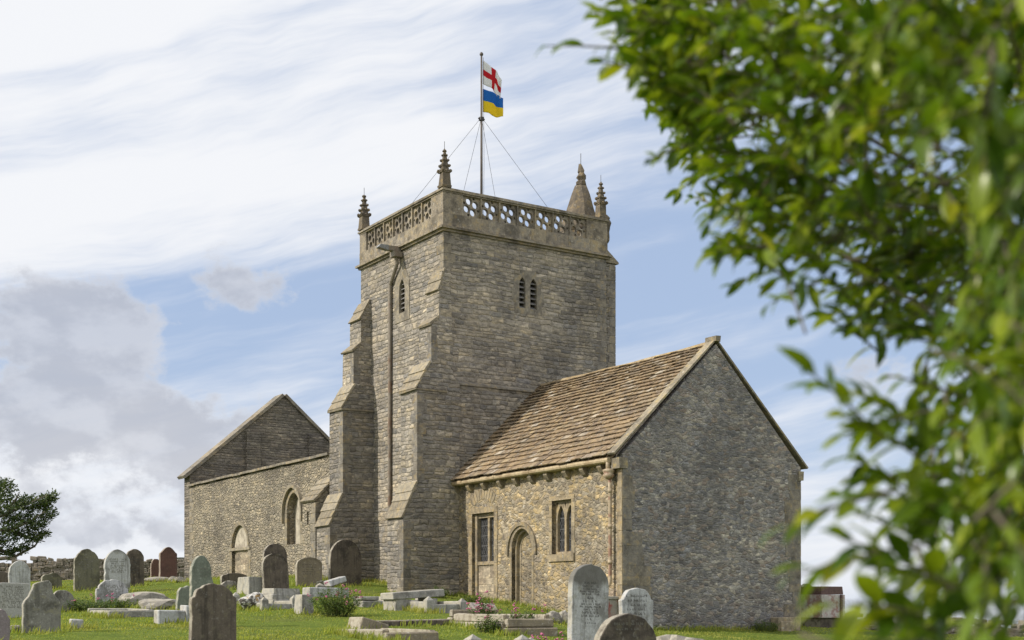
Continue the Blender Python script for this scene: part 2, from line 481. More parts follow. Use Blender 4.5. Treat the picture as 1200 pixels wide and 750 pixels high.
def leafmat(name, c0, c1, c2, rough=.45, trans=.35, back=None):
    m_, q, p = new_mat(name)
    isl = q.n('ShaderNodeNewGeometry').outputs['Random Per Island']
    c = q.ramp(isl, [(0, c0), (.5, c1), (.96, c2), (1, (c2[0] * 1.25, c2[1] * 1.05, c2[2]))])
    q.put(p.inputs['Base Color'], c)
    p.inputs['Roughness'].default_value = rough
    p.inputs['Specular IOR Level'].default_value = .4
    tr = q.n('ShaderNodeBsdfTranslucent')
    q.put(tr.inputs[0], q.mix(1.0, c, (1.5, 1.6, .6, 1), 'MULTIPLY'))
    mx = q.n('ShaderNodeMixShader'); mx.inputs[0].default_value = trans
    o = [n_ for n_ in m_.node_tree.nodes if n_.type == 'OUTPUT_MATERIAL'][0]
    m_.node_tree.links.new(p.outputs[0], mx.inputs[1]); m_.node_tree.links.new(tr.outputs[0], mx.inputs[2])
    m_.node_tree.links.new(mx.outputs[0], o.inputs[0])
    return m_

M_TOWER = masonry('tower_masonry', 'coursed', .34, .135, [(.20, .194, .187), (.265, .243, .213), (.315, .285, .24), (.225, .212, .195), (.35, .306, .237), (.275, .256, .227)], (.26, .235, .195, 1), 3.0, depth=.03, mort_w=.08, dark=(.10, .092, .085), dark_amt=.5, lichen=(.36, .28, .15), lichen_amt=.3, white_amt=.4, warp=1.25)
M_CHS = masonry('chancel_south_rubble', 'rubble', .19, .105, [(.21, .185, .15), (.28, .235, .17), (.20, .175, .145), (.40, .315, .185), (.25, .215, .16), (.32, .28, .215), (.39, .30, .165), (.21, .185, .15), (.40, .355, .275)], (.34, .295, .215, 1), 5.0, depth=.02, mort_w=.07, mort_amt=.45, dark_amt=.4, lichen=(.47, .34, .12), lichen_amt=.55, white_amt=.9, vary=.55)
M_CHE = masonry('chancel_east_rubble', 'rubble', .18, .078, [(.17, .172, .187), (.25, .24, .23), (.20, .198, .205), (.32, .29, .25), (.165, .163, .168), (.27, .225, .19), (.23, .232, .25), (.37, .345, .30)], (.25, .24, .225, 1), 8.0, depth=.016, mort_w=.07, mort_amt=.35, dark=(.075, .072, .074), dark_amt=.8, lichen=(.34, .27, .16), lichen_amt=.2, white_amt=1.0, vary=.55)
M_NAVE = masonry('nave_rubble', 'rubble', .22, .11, [(.25, .23, .185), (.32, .285, .22), (.21, .19, .16), (.37, .32, .235), (.28, .25, .20)], (.29, .26, .205, 1), 12.0, depth=.06, mort_w=.08, dark=(.11, .10, .085), dark_amt=.55, lichen=(.38, .31, .18), lichen_amt=.3, white_amt=.5, vary=.5)
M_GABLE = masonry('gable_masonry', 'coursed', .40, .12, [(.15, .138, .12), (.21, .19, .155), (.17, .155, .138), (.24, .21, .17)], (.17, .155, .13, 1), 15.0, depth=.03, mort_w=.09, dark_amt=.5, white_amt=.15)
M_BLOCK = masonry('blocking_ashlar', 'coursed', .42, .24, [(.24, .21, .165), (.33, .29, .22), (.28, .235, .18), (.38, .33, .25)], (.22, .19, .14, 1), 19.0, depth=.012, mort_w=.04, dark_amt=.3, white_amt=.3)
M_DRESS = dressed('dressed_stone', [(.27, .22, .15), (.33, .27, .18), (.24, .205, .15), (.36, .30, .205)], 1.0, dark_amt=.45, white=.35)
M_DRESSG = dressed('grey_dressed_stone', [(.22, .20, .165), (.27, .24, .19), (.20, .185, .16), (.30, .255, .185)], 2.0, lichen_amt=.25, dark_amt=.5)
M_DRESSW = dressed('wall_toned_stone', [(.19, .18, .165), (.235, .21, .175), (.20, .19, .175), (.26, .225, .17)], 3.0, lichen_amt=.3, dark_amt=.55)
M_PARA = dressed('parapet_stone', [(.26, .225, .17), (.31, .265, .195), (.23, .20, .16), (.28, .25, .205)], 4.0, lichen_amt=.25, dark_amt=.7, scale=.9, white=.3)
M_WEATH = dressed('weathering_slab', [(.27, .235, .175), (.22, .19, .14), (.31, .275, .21)], 6.0, lichen_amt=.3, white=.4, dark_amt=.25)
M_CARVE = dressed('carved_stone', [(.13, .11, .085), (.17, .14, .10)], 7.0, lichen_amt=.25, dark_amt=.55)
M_SLATE = dressed('stone_slate', [(.22, .158, .098), (.31, .23, .14), (.255, .185, .113), (.315, .235, .145), (.205, .158, .115), (.35, .275, .175), (.235, .178, .115), (.275, .20, .125), (.21, .155, .105), (.52, .46, .37)], 9.0, lichen=(.30, .24, .12), lichen_amt=.4, white=.7, dark_amt=.5, scale=1.3)
M_RIDGE = dressed('ridge_tile', [(.33, .26, .16), (.29, .22, .13), (.38, .31, .2)], 10.0, lichen=(.42, .30, .08), lichen_amt=.5, dark_amt=.2)
M_COPE = dressed('coping_stone', [(.27, .235, .17), (.23, .20, .15), (.31, .27, .20)], 11.0, lichen=(.38, .28, .09), lichen_amt=.45, dark_amt=.4, white=.5)
M_LEAD = plain('roof_lead', (.22, .23, .24), .6, .4)
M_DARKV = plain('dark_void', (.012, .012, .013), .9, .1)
M_LOUV = plain('slate_louvre', (.16, .155, .15), .7)
M_PIPE = plain('painted_pipe', (.36, .29, .20), .55, second=(.20, .085, .06), sec_amt=.7, sec_scale=2.5)
M_PIPEG = plain('grey_pipe', (.22, .19, .155), .6, second=(.17, .09, .05), sec_amt=.6, sec_scale=.9)
M_GUTTER = plain('painted_gutter', (.42, .34, .22), .6, second=(.28, .2, .12), sec_amt=.6, sec_scale=2)
M_IRON = plain('dark_iron', (.03, .03, .032), .5, .4)
M_POLE = plain('flagpole_paint', (.10, .085, .075), .5)

def leaded_glass():
    m_, q, p = new_mat('leaded_glass')
    x, y, z = q.sep(q.n('ShaderNodeTexCoord').outputs['Object'])
    a = q.m('MULTIPLY', q.m('ADD', y, q.m('MULTIPLY', z, .6)), 9.0)
    c = q.m('MULTIPLY', q.m('SUBTRACT', y, q.m('MULTIPLY', z, .6)), 9.0)
    def ln(t):
        f = q.m('FRACT', t)
        return q.m('MINIMUM', f, q.m('SUBTRACT', 1.0, f))
    lead = q.smooth(q.m('MINIMUM', ln(a), ln(c)), .10, .05)
    cell = q.n('ShaderNodeTexWhiteNoise', noise_dimensions='2D'); q.put(cell.inputs['Vector'], q.comb(q.m('FLOOR', a), q.m('FLOOR', c)))
    bars = q.smooth(ln(q.m('MULTIPLY', z, 3.4)), .05, .03)
    lead = q.m('MAXIMUM', lead, bars)
    col = q.mix(cell.outputs['Value'], (.012, .013, .015, 1), (.05, .052, .055, 1))
    q.put(p.inputs['Base Color'], q.mix(lead, col, (.10, .10, .105, 1)))
    q.put(p.inputs['Roughness'], q.m('ADD', q.m('MULTIPLY', lead, .45), .12))
    p.inputs['Specular IOR Level'].default_value = .5
    q_n = q.n('ShaderNodeBump'); q_n.inputs['Distance'].default_value = .01
    q.put(q_n.inputs['Height'], q.m('ADD', lead, cell.outputs['Value'])); q.put(p.inputs['Normal'], q_n.outputs[0])
    return m_
M_GLASS = leaded_glass()

def headstone_mat(name, base, stain, lichen, stain_amt=.6, lichen_amt=.4, pale=(.6, .6, .58), pale_amt=.25, scale=1.0, top_dark=0.0, edge=.8):
    m_, q, p = new_mat(name)
    tcn = q.n('ShaderNodeTexCoord').outputs['Object']
    oi = q.n('ShaderNodeObjectInfo').outputs['Random']
    off = q.comb(q.m('MULTIPLY', oi, 91.0), q.m('MULTIPLY', oi, 37.0), q.m('MULTIPLY', oi, 13.0))
    P = q.vm('ADD', tcn, off)
    x, y, z = q.sep(P)
    n1 = q.noise(P, 2.4 * scale, 5, .65)
    n2 = q.noise(P, 40 * scale, 4, .7)
    n3 = q.noise(P, 8 * scale, 4, .62)
    streak = q.noise(q.comb(q.m('MULTIPLY', x, 14.0), y, q.m('MULTIPLY', z, 1.1)), 1.0, 4, .6)
    c = q.mix(1.0, base + (1,), q.ramp(n2, [(.25, (.7, .7, .7)), (.75, (1.25, 1.25, 1.25))]), 'MULTIPLY')
    c = q.mix(q.smooth(streak, .48, .70, 0, stain_amt * .8), c, stain + (1,))
    c = q.mix(q.smooth(n1, .45, .66, 0, stain_amt), c, stain + (1,))
    c = q.mix(q.smooth(n3, .55, .66, 0, lichen_amt), c, lichen + (1,))
    n4 = q.noise(q.vm('ADD', P, (5.0, 2.0, 9.0)), 13 * scale, 4, .6)
    c = q.mix(q.smooth(n4, .60, .68, 0, pale_amt), c, pale + (1,))
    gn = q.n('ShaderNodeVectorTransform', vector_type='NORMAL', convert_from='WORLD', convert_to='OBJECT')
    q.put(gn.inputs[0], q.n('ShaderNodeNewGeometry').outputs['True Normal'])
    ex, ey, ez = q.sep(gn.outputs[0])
    rim_ = q.m('MULTIPLY', q.m('LESS_THAN', q.m('ABSOLUTE', ey), .5), q.smooth(n3, .36, .56, .15, .8))  # narrow faces painted paler: lichen, and a sunlit look put into the colour
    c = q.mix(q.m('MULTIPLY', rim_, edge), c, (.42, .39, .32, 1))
    if top_dark:
        zl = q.sep(tcn)[2]
        f = q.smooth(q.m('ADD', zl, q.m('MULTIPLY', q.m('SUBTRACT', n1, .5), .5)), top_dark, top_dark + .25, 0, .85)
        c = q.mix(f, c, stain + (1,))
    q.put(p.inputs['Base Color'], c)
    p.inputs['Roughness'].default_value = .88
    p.inputs['Specular IOR Level'].default_value = .25
    bump(q, p, q.m('ADD', q.m('MULTIPLY', n2, .5), n3), .008, .9)
    return m_
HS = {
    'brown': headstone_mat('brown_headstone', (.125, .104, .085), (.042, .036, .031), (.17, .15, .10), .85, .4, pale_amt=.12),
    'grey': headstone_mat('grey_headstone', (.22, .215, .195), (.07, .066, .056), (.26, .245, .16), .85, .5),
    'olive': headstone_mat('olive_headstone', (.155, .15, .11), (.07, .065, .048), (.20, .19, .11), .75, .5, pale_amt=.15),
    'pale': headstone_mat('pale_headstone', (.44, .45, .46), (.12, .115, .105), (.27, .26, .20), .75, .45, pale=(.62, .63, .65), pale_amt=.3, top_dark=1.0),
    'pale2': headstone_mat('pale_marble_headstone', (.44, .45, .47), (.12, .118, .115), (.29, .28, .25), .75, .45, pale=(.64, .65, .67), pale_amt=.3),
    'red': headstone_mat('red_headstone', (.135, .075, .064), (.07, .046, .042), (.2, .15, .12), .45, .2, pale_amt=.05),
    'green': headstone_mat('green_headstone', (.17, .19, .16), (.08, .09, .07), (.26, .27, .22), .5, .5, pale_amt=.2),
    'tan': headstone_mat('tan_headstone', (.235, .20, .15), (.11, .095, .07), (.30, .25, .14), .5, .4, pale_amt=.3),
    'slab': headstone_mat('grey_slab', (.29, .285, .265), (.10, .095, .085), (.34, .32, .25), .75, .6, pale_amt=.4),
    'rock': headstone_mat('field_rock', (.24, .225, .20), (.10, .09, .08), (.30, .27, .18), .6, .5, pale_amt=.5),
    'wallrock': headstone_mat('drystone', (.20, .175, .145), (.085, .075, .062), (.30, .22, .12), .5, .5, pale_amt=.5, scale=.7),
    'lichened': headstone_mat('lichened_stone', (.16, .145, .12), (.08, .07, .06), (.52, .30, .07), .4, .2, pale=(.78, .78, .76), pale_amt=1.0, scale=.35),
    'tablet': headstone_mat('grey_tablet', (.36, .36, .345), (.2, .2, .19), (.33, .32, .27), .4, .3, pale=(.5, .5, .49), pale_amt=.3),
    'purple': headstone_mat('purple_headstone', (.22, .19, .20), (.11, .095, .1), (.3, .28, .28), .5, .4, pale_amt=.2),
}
def lichen_rock():
    m_, q, p = new_mat('white_and_orange_lichen')
    t = q.n('ShaderNodeTexCoord').outputs['Object']
    n1 = q.noise(t, 9.0, 6, .68); n2 = q.noise(t, 5.5, 5, .65); n3 = q.noise(t, 30, 4, .7)
    c = q.mix(q.smooth(n1, .47, .53), (.10, .09, .08, 1), (.56, .55, .52, 1))
    c = q.mix(q.smooth(n2, .55, .62, 0, .85), c, (.33, .20, .06, 1))
    c = q.mix(1.0, c, q.ramp(n3, [(.3, (.7, .7, .7)), (.7, (1.2, 1.2, 1.2))]), 'MULTIPLY')
    q.put(p.inputs['Base Color'], c); bump(q, p, n3, .01)
    return m_
HS['lichened'] = lichen_rock()
M_INS = plain('worn_inscription', (.075, .073, .07), .9, var=.4, scale=40)
M_INS2 = plain('faint_inscription', (.15, .145, .13), .9, var=.4, scale=40)

# ------------------------------------------------------------------ the ground and the sea
def grid_mesh(xs, ys):
    X, Y = np.meshgrid(xs, ys)
    P = np.stack([X.ravel(), Y.ravel()], 1)
    Z = height_np(P)
    nx_, ny_ = len(xs), len(ys)
    i = np.arange(nx_ * ny_).reshape(ny_, nx_)
    f = np.stack([i[:-1, :-1], i[:-1, 1:], i[1:, 1:], i[1:, :-1]], -1).reshape(-1, 4)
    return np.column_stack([P, Z]), f
def spaced(lo, hi, step, far):
    core = list(np.arange(lo, hi + 1e-6, step))
    a, s_ = hi, step
    while a < far:
        s_ *= 1.35; a += s_; core.append(min(a, far))
    a, s_ = lo, step
    while a > -far:
        s_ *= 1.35; a -= s_; core.insert(0, max(a, -far))
    return np.array(core)
def ground_mat():
    m_, q, p = new_mat('meadow_turf')
    tcn = q.n('ShaderNodeTexCoord').outputs['Object']
    n1 = q.noise(tcn, .35, 5, .6); n2 = q.noise(tcn, 3.0, 5, .65); n3 = q.noise(tcn, 22, 4, .7)
    c = q.ramp(n2, [(.3, (.10, .15, .024)), (.55, (.15, .20, .032)), (.75, (.20, .235, .045))])
    c = q.mix(q.smooth(n1, .5, .65, 0, .4), c, (.15, .155, .05, 1))
    c = q.mix(1.0, c, q.ramp(n3, [(.3, (.55, .55, .55)), (.7, (1.3, 1.3, 1.3))]), 'MULTIPLY')
    q.put(p.inputs['Base Color'], c)
    p.inputs['Roughness'].default_value = .95
    p.inputs['Specular IOR Level'].default_value = .1
    bump(q, p, q.m('ADD', n3, n2), .06, 1.0)
    return m_
v_, f_ = grid_mesh(spaced(-40, 32, .5, 2500), spaced(-4, 70, .5, 2500))
g = np_mesh('churchyard_ground', v_, f_, ground_mat(), smooth=True)
tag(g, kind='structure')
def sea_mat():
    m_, q, p = new_mat('sea_water')
    p.inputs['Base Color'].default_value = (.30, .32, .32, 1)
    p.inputs['Roughness'].default_value = .06
    p.inputs['Specular IOR Level'].default_value = .8
    tcn = q.n('ShaderNodeTexCoord').outputs['Object']
    return m_
ring = MB()
ring.add([(-40000, -40000, -55), (40000, -40000, -55), (40000, 40000, -55), (-40000, 40000, -55)], [(0, 1, 2, 3)])
tag(ring.build('sea_water', sea_mat()), kind='structure')




# ------------------------------------------------------------------ the church: tower between a roofed chancel and a roofless nave
church = empty('church', P0, YAW, 'old grey stone hilltop church with square tower, stone tiled chancel and roofless nave', 'church')
def south(x):      # a slab standing in a south-facing plane: u = local y, v = z, d = depth into the wall (north)
    return lambda u, v, d: (x + d, u, v)
def east(y):       # a slab standing in an east-facing plane: u = local x, v = z, d = depth into the wall (west)
    return lambda u, v, d: (u, y + d, v)
def rect(u0, u1, v0, v1): return [(u0, v0), (u1, v0), (u1, v1), (u0, v1)]
def arch(u0, u1, v0, vs, top, n=7):
    """opening with a pointed head: springs at vs, apex at top"""
    c = (u0 + u1) / 2; w = (u1 - u0) / 2; h = top - vs
    pts = [(u0, v0), (u1, v0)]
    k = (h * h - w * w) / (2 * w) if h > w else 0
    r_ = w + k
    for i in range(n + 1):
        if h > w:
            a = math.atan2(h, k) * i / n
            pts.append((c - k + r_ * math.cos(a), vs + r_ * math.sin(a)))
        else:
            a = math.pi / 2 * i / n
            pts.append((c + w * math.cos(a), vs + h * math.sin(a)))
    for i in range(n - 1, -1, -1):
        u, v = pts[2 + i]
        pts.append((2 * c - u, v))
    return pts
def grow(loop, c, k, ku=None):
    return [(c[0] + (u - c[0]) * (ku or k), c[1] + (v - c[1]) * k) for u, v in loop]
def arch_band(u0, u1, vs, top, t, n=9, legs=0.0):
    """the ring above an arched opening, thickness t"""
    inner = arch(u0, u1, vs - legs, vs, top, n)[1:]
    outer = arch(u0 - t, u1 + t, vs - legs, vs, top + t * 1.15, n)[1:]
    inner.append((u0, vs - legs)); outer.append((u0 - t, vs - legs))
    return outer + inner[::-1]
def quoins(mb, corner, z0, z1, sx, sy, la, lb, h=.30, proud=.018, inset=.10):
    """alternating long and short corner stones; sx, sy point from the corner into the walls"""
    z = z0; k = 0
    while z < z1 - .05:
        hh = min(h * rng.uniform(.8, 1.2), z1 - z)
        a, c = (la, lb) if k % 2 else (lb, la)
        a *= rng.uniform(.85, 1.12); c *= rng.uniform(.85, 1.12)
        x0, x1 = sorted((corner[0] - sx * proud, corner[0] + sx * a))
        y0, y1 = sorted((corner[1] - sy * proud, corner[1] + sy * c))
        mb.box(x0, x1, y0, y1, z + .006, z + hh - .006)
        z += hh; k += 1

# ---- chancel
CW, CL = 6.14, 8.2
chancel_z = -1.3
ch = MB()
w1 = rect(6.05, 7.27, chancel_z + .6, 2.71)
dr = arch(4.09, 5.11, chancel_z + .6, 1.62, 2.16)
w2 = rect(2.206, 3.117, 1.385, 2.82)
ch.plate([rect(.5, CL, chancel_z, 3.72), w1, dr, w2], south(0), 0, .5)
chs = ch.build('chancel_south_wall', M_CHS, church)
ch = MB()
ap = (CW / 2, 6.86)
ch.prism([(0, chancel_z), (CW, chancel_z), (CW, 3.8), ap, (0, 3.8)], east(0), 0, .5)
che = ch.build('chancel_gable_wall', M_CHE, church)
ch = MB()
ch.box(CW - .5, CW, .5, CL, chancel_z, 3.72)
ch.build('chancel_north_wall', M_CHS, church)
# relieving arch over the square window, patches of ochre stone
mb = MB()
for i in range(9):
    t = (i - 4) / 4.0
    a = t * .62
    cx, cz = 6.65, 2.35
    r0, r1 = .78, 1.10
    w = .065
    pts = []
    for rr, ww in ((r0, w * .8), (r1, w * 1.1)):
        for sgn in (-1, 1):
            aa = a + sgn * ww / rr
            pts.append((cx + rr * math.sin(aa) * 1.0, cz + rr * math.cos(aa)))
    pts = [pts[0], pts[1], pts[3], pts[2]]
    mb.prism(pts, south(0), -.012, .1)
mb.build('relieving_arch', M_DRESS, chs)
# corner dressings
mb = MB()
z = chancel_z
while z < 3.42:
    h = min(rng.uniform(.26, .42), 3.44 - z)
    mb.box(-.03, -.001, .004, .19 + rng.uniform(0, .03), z + .004, z + h - .004, .003)
    z += h
mb.build('corner_strip', M_DRESS, che)
mb = MB(); mb.box(-.006, -.001, .205, .499, chancel_z, 3.70); mb.build('wall_return', M_CHS, che)
def ragged(mb, x_edge, sx, z0, z1, wa, wb):
    z = z0
    while z < z1 - .05:
        h = min(rng.uniform(.2, .36), z1 - z)
        x0, x1 = sorted((x_edge, x_edge + sx * rng.uniform(wa, wb)))
        mb.box(x0, x1, -.010, .1, z + .004, z + h - .004, .004)
        z += h
mb = MB(); ragged(mb, -.006, 1, chancel_z, 1.9, .5, .95); ragged(mb, -.006, 1, 1.9, 3.6, .2, .6); ragged(mb, CW + .008, -1, chancel_z, 3.6, .3, .65)
mb.build('quoin', M_DRESSW, che)
mb = MB()
mb.box(4.99, 5.80, -.36, -.012, chancel_z, -.30, .02); mb.box(5.02, 5.45, -.40, -.362, chancel_z, -.42, .02)
mb.build('buttress_stub', M_DRESS, che, bevel=.02)
# square-headed window, its lower half walled up with ashlar
def part(name, mat, parent, fill, **kw):
    mb_ = MB(); fill(mb_); return mb_.build(name, mat, parent, **kw)
def frame_blocks(mb, u0, u1, v0, v1, t, d0, d1, top=True, bottom=False, fn=south(0)):
    """jambs laid as separate stones, and a lintel"""
    for side in (0, 1):
        z = v0
        while z < v1 - .02:
            h = min(rng.uniform(.28, .5), v1 - z)
            w = t * rng.uniform(.92, 1.25)
            a, c = (u0 - w, u0) if side == 0 else (u1, u1 + w)
            mb.prism(rect(a, c, z + .004, z + h - .004), fn, d0, d1)
            z += h
    if top: mb.prism(rect(u0 - t, u1 + t, v1 + .004, v1 + t), fn, d0, d1)
    if bottom: mb.prism(rect(u0 - t, u1 + t, v0 - t * .9, v0 - .004), fn, d0 - .03, d1)
win = part('square_window', M_DRESS, chs, lambda m: frame_blocks(m, 6.05, 7.27, chancel_z + .6, 2.71, .17, -.02, .1))
def f(m):
    m.prism(rect(6.05, 6.14, 1.28, 2.71), south(0), .10, .30)
    m.prism(rect(7.13, 7.27, chancel_z, 2.71), south(0), .08, .30)
    m.prism(rect(6.145, 7.125, 2.58, 2.71), south(0), .12, .30)
    m.prism(rect(6.53, 6.63, 1.30, 2.575), south(0), .14, .28)
    m.prism(rect(6.145, 7.125, 1.20, 1.30), south(0), .09, .30)
part('window_mullion', M_DRESS, chs, f)
part('window_blocking', M_BLOCK, chs, lambda m: m.prism(rect(6.05, 7.125, chancel_z, 1.20), south(0), .13, .30))
part('window_glass', M_GLASS, chs, lambda m: m.prism(rect(6.05, 7.2, 1.25, 2.65), south(0), .21, .225))
# priest's doorway, walled up with rubble
def f(m):
    for t, d0, d1 in ((.10, -.015, .12), ):
        m.prism(arch_band(4.09, 5.11, 1.62, 2.16, .10, 9, 1.62 - chancel_z - .6), south(0), d0, d1)
    m.prism(arch_band(4.16, 5.04, 1.60, 2.08, .068, 9, 1.6 - chancel_z - .6), south(0), .10, .24)
    m.prism(arch_band(4.24, 4.96, 1.58, 2.00, .078, 9, 1.58 - chancel_z - .6), south(0), .20, .48)
part('door_surround', M_DRESS, chs, f, smooth=False)
def f(m):
    m.prism(arch_band(3.93, 5.27, 1.55, 2.24, .09, 10, .12), south(0), -.055, .0)
part('hood_mould', M_DRESS, chs, f)
part('door_blocking', M_CHS, chs, lambda m: m.prism(arch(4.2, 5.0, chancel_z, 1.58, 2.02), south(0), .215, .47))
# two-light pointed window in a square frame
def f(m):
    frame_blocks(m, 2.206, 3.117, 1.385, 2.82, .125, -.014, .1)
    m.prism(rect(2.06, 3.26, 1.19, 1.38), south(0), -.05, .12)
part('traceried_window', M_DRESS, chs, f)
def f(m):
    m.plate([rect(2.206, 3.117, 1.385, 2.82), arch(2.275, 2.615, 1.45, 2.28, 2.70), arch(2.70, 3.04, 1.45, 2.28, 2.70),
             [(2.63, 2.76), (2.685, 2.76), (2.658, 2.60)], [(2.24, 2.77), (2.34, 2.77), (2.245, 2.60)], [(2.975, 2.77), (3.08, 2.77), (3.075, 2.60)]], south(0), .12, .28)
part('window_tracery', M_DRESS, chs, f)
part('window_glass', M_GLASS, chs, lambda m: m.prism(rect(2.21, 3.11, 1.39, 2.81), south(0), .20, .215))
# corbels, gutter, downpipe and its pier
for i in range(10):
    y = .75 + i * .815 + rng.uniform(-.05, .05)
    part('corbel', M_DRESS, chs, lambda m: m.prism([(0, 3.34), (-.08, 3.40), (-.17, 3.52), (-.17, 3.60), (0, 3.60)], lambda u, v, d: (u, y + d, v), -.085, .085))
part('gutter', M_GUTTER, church, lambda m: (m.tube([(-.20, .30, 3.665), (-.20, 8.1, 3.665)], .075, 10), [m.tube([(-.20, y - .03, 3.665), (-.20, y + .03, 3.665)], .088, 10) for y in (2.1, 3.9, 5.7, 7.5)], m.box(-.1, .02, .5, 8.15, 3.60, 3.70)))
def f(m):
    m.tube([(-.20, .36, 3.66), (-.20, .36, 3.40)], .055, 10)
    m.lathe([(.06, 0), (.13, .06), (.15, .12), (.12, .14), (.15, .19), (.16, .24), (.1, .26)], (-.17, .36, 3.18), 10)
    m.tube([(-.15, .36, 3.2), (-.13, .36, 2.9), (-.13, .36, .62), (-.16, .37, .52), (-.26, .40, .44)], .047, 10)
    for z in (2.9, 2.0, 1.1): m.tube([(-.13, .36, z - .05), (-.13, .36, z + .05)], .062, 10)
part('downpipe', M_PIPE, church, f, smooth=True)
M_PIER = plain('rendered_pier', (.30, .285, .25), .9, var=.2, scale=9, second=(.25, .07, .06), sec_amt=.9, sec_scale=2.2, bumpd=.01)
part('pier', M_PIER, church, lambda m: (m.box(-.62, -.02, .18, .78, chancel_z, .16), m.box(-.66, -.02, .14, .82, .16, .24)), bevel=.012)

# ---- chancel roof of stone slates, laid course by course
RX0, RZ0, RX1, RZ1 = -.26, 3.70, CW / 2, 6.88
sl_len = math.hypot(RX1 - RX0, RZ1 - RZ0)
sdir = Vector(((RX1 - RX0) / sl_len, 0, (RZ1 - RZ0) / sl_len))
snor = Vector((-sdir.z, 0, sdir.x))
def roof_side(flip, fine=True):
    m = MB()
    s_ = 0.0; k = 0
    while s_ < sl_len - .05:
        frac = s_ / sl_len
        exp = .245 - .115 * frac
        y = .30 + rng.uniform(-.1, 0)
        while y < CL - .03:
            w = rng.uniform(.17, .40) * (1.05 - .3 * frac)
            y1 = min(y + w, CL - .03)
            y0 = max(y, .31)
            if y1 - y0 > .04:
                th = rng.uniform(.020, .032)
                lift = rng.uniform(.0, .016)
                tail = s_ - rng.uniform(-.012, .03)
                head = min(s_ + exp * 1.9, sl_len + .02)
                sag = -.05 * math.sin(math.pi * (y / CL)) * math.sin(math.pi * frac) + .012 * math.sin(y * 2.1 + frac * 5)
                base = .082 + sag
                vs = []
                g0, g1 = y0 + rng.uniform(.002, .009), y1 - rng.uniform(.002, .009)
                sk = rng.uniform(-.012, .012)
                for (t, hgt_) in ((tail, base + lift), (head, base - .080)):
                    for yy in (g0, g1):
                        for top in (0, th):
                            p_ = Vector((RX0, yy, RZ0)) + sdir * (t + (sk if yy == g1 else 0)) + snor * (hgt_ + top)
                            vs.append(p_)
                if flip: vs = [Vector((CW - v.x, v.y, v.z)) for v in vs]
                m.add(vs, [(0, 1, 3, 2), (4, 6, 7, 5), (0, 4, 5, 1), (2, 3, 7, 6), (1, 5, 7, 3), (0, 2, 6, 4)])
            y += w
        s_ += exp; k += 1
    # the boarding under the slates
    a = Vector((RX0 + .05, 0, RZ0)); 
    for (t0, t1) in ((0, sl_len),):
        vs = []
        for t in (t0, t1):
            for yy in (.30, CL - .02):
                for o_ in (-.10, -.05):
                    p_ = Vector((RX0, yy, RZ0)) + sdir * (t + .06) + snor * o_
                    vs.append(Vector((CW - p_.x, p_.y, p_.z)) if flip else p_)
        m.add(vs, [(0, 1, 3, 2), (4, 6, 7, 5), (0, 4, 5, 1), (2, 3, 7, 6), (1, 5, 7, 3), (0, 2, 6, 4)])
    return m
roof = roof_side(False).build('roof', M_SLATE, church)
roof_side(True).build('roof', M_SLATE, church)
def f(m):
    y = .32
    while y < CL - .05:
        y1 = min(y + .46, CL - .02)
        m.prism([(-.19, -.17), (-.16, -.20), (0, -.03), (.16, -.20), (.19, -.17), (0, .055)], lambda u, v, d: (CW / 2 + u, d, 6.93 + v + .008 * math.sin(d * 3) - .035 * math.sin(math.pi * d / CL)), y + .004, y1 - .004)
        y = y1
part('ridge_tile', M_RIDGE, roof, f)
# gable coping with kneelers and apex stone
def f(m):
    n = 7
    for flip in (0, 1):
        for i in range(n):
            t0, t1 = -.10 + (sl_len + .02) * i / n, -.10 + (sl_len + .02) * (i + 1) / n - .006
            vs = []
            for t in (t0, t1):
                for yy in (-.018, .29):
                    for o_ in (.065, .115):
                        p_ = Vector((RX0 + .12, yy, RZ0 + .10)) + sdir * t + snor * o_
                        if p_.x > CW / 2: p_.x = CW / 2 - .002
                        vs.append(Vector((CW - p_.x, p_.y, p_.z)) if flip else p_)
            m.add(vs, [(0, 1, 3, 2), (4, 6, 7, 5), (0, 4, 5, 1), (2, 3, 7, 6), (1, 5, 7, 3), (0, 2, 6, 4)])
    m.box(CW / 2 - .085, CW / 2 + .085, -.09, .33, 6.93, 7.08, .012)
    for sx in (0, 1):
        x0, x1 = (-.20, .16) if sx == 0 else (CW - .16, CW + .13)
        m.box(x0 + .05, x1 - .05, -.05, .31, 3.44, 3.70, .01)
part('gable_coping', M_COPE, che, f)

# ---- tower
TX0, TX1, TY0, TY1, TZ = -.45, 5.63, 8.2, 13.75, 11.3
def f(m):
    l1 = arch(2.24, 2.50, 9.25, 10.02, 10.27); l2 = arch(2.66, 2.93, 9.25, 10.02, 10.27)
    m.plate([rect(TX0, TX1, 6.74, TZ), l1, l2], east(TY0), 0, .6)
    m.prism(rect(TX0, TX1 + .02, -1.3, 6.70), east(TY0), -.08, .6)
twe = part('tower_east_wall', M_TOWER, church, f)
def f(m):
    m.plate([rect(TY0 + .6, TY1, -1.3, TZ), arch(10.60, 11.02, 9.25, 10.0, 10.38)], south(TX0), 0, .6)
tws = part('tower_south_wall', M_TOWER, church, f)
part('tower_west_wall', M_TOWER, church, lambda m: m.box(TX0 + .6, TX1, TY1 - .6, TY1, -1.3, TZ))
part('tower_north_wall', M_TOWER, church, lambda m: m.box(TX1 - .6, TX1, TY0 + .6, TY1 - .6, -1.3, TZ))
part('tower_roof', M_LEAD, church, lambda m: m.box(TX0 + .1, TX1 - .1, TY0 + .1, TY1 - .1, TZ + .22, TZ + .36))
part('string_course', M_DRESSG, twe, lambda m: m.prism([(-.14, 6.66), (-.14, 6.71), (0, 6.80), (.05, 6.80), (.05, 6.66)], lambda u, v, d: (d, TY0 + u, v), TX0 + .02, TX1 + .06))
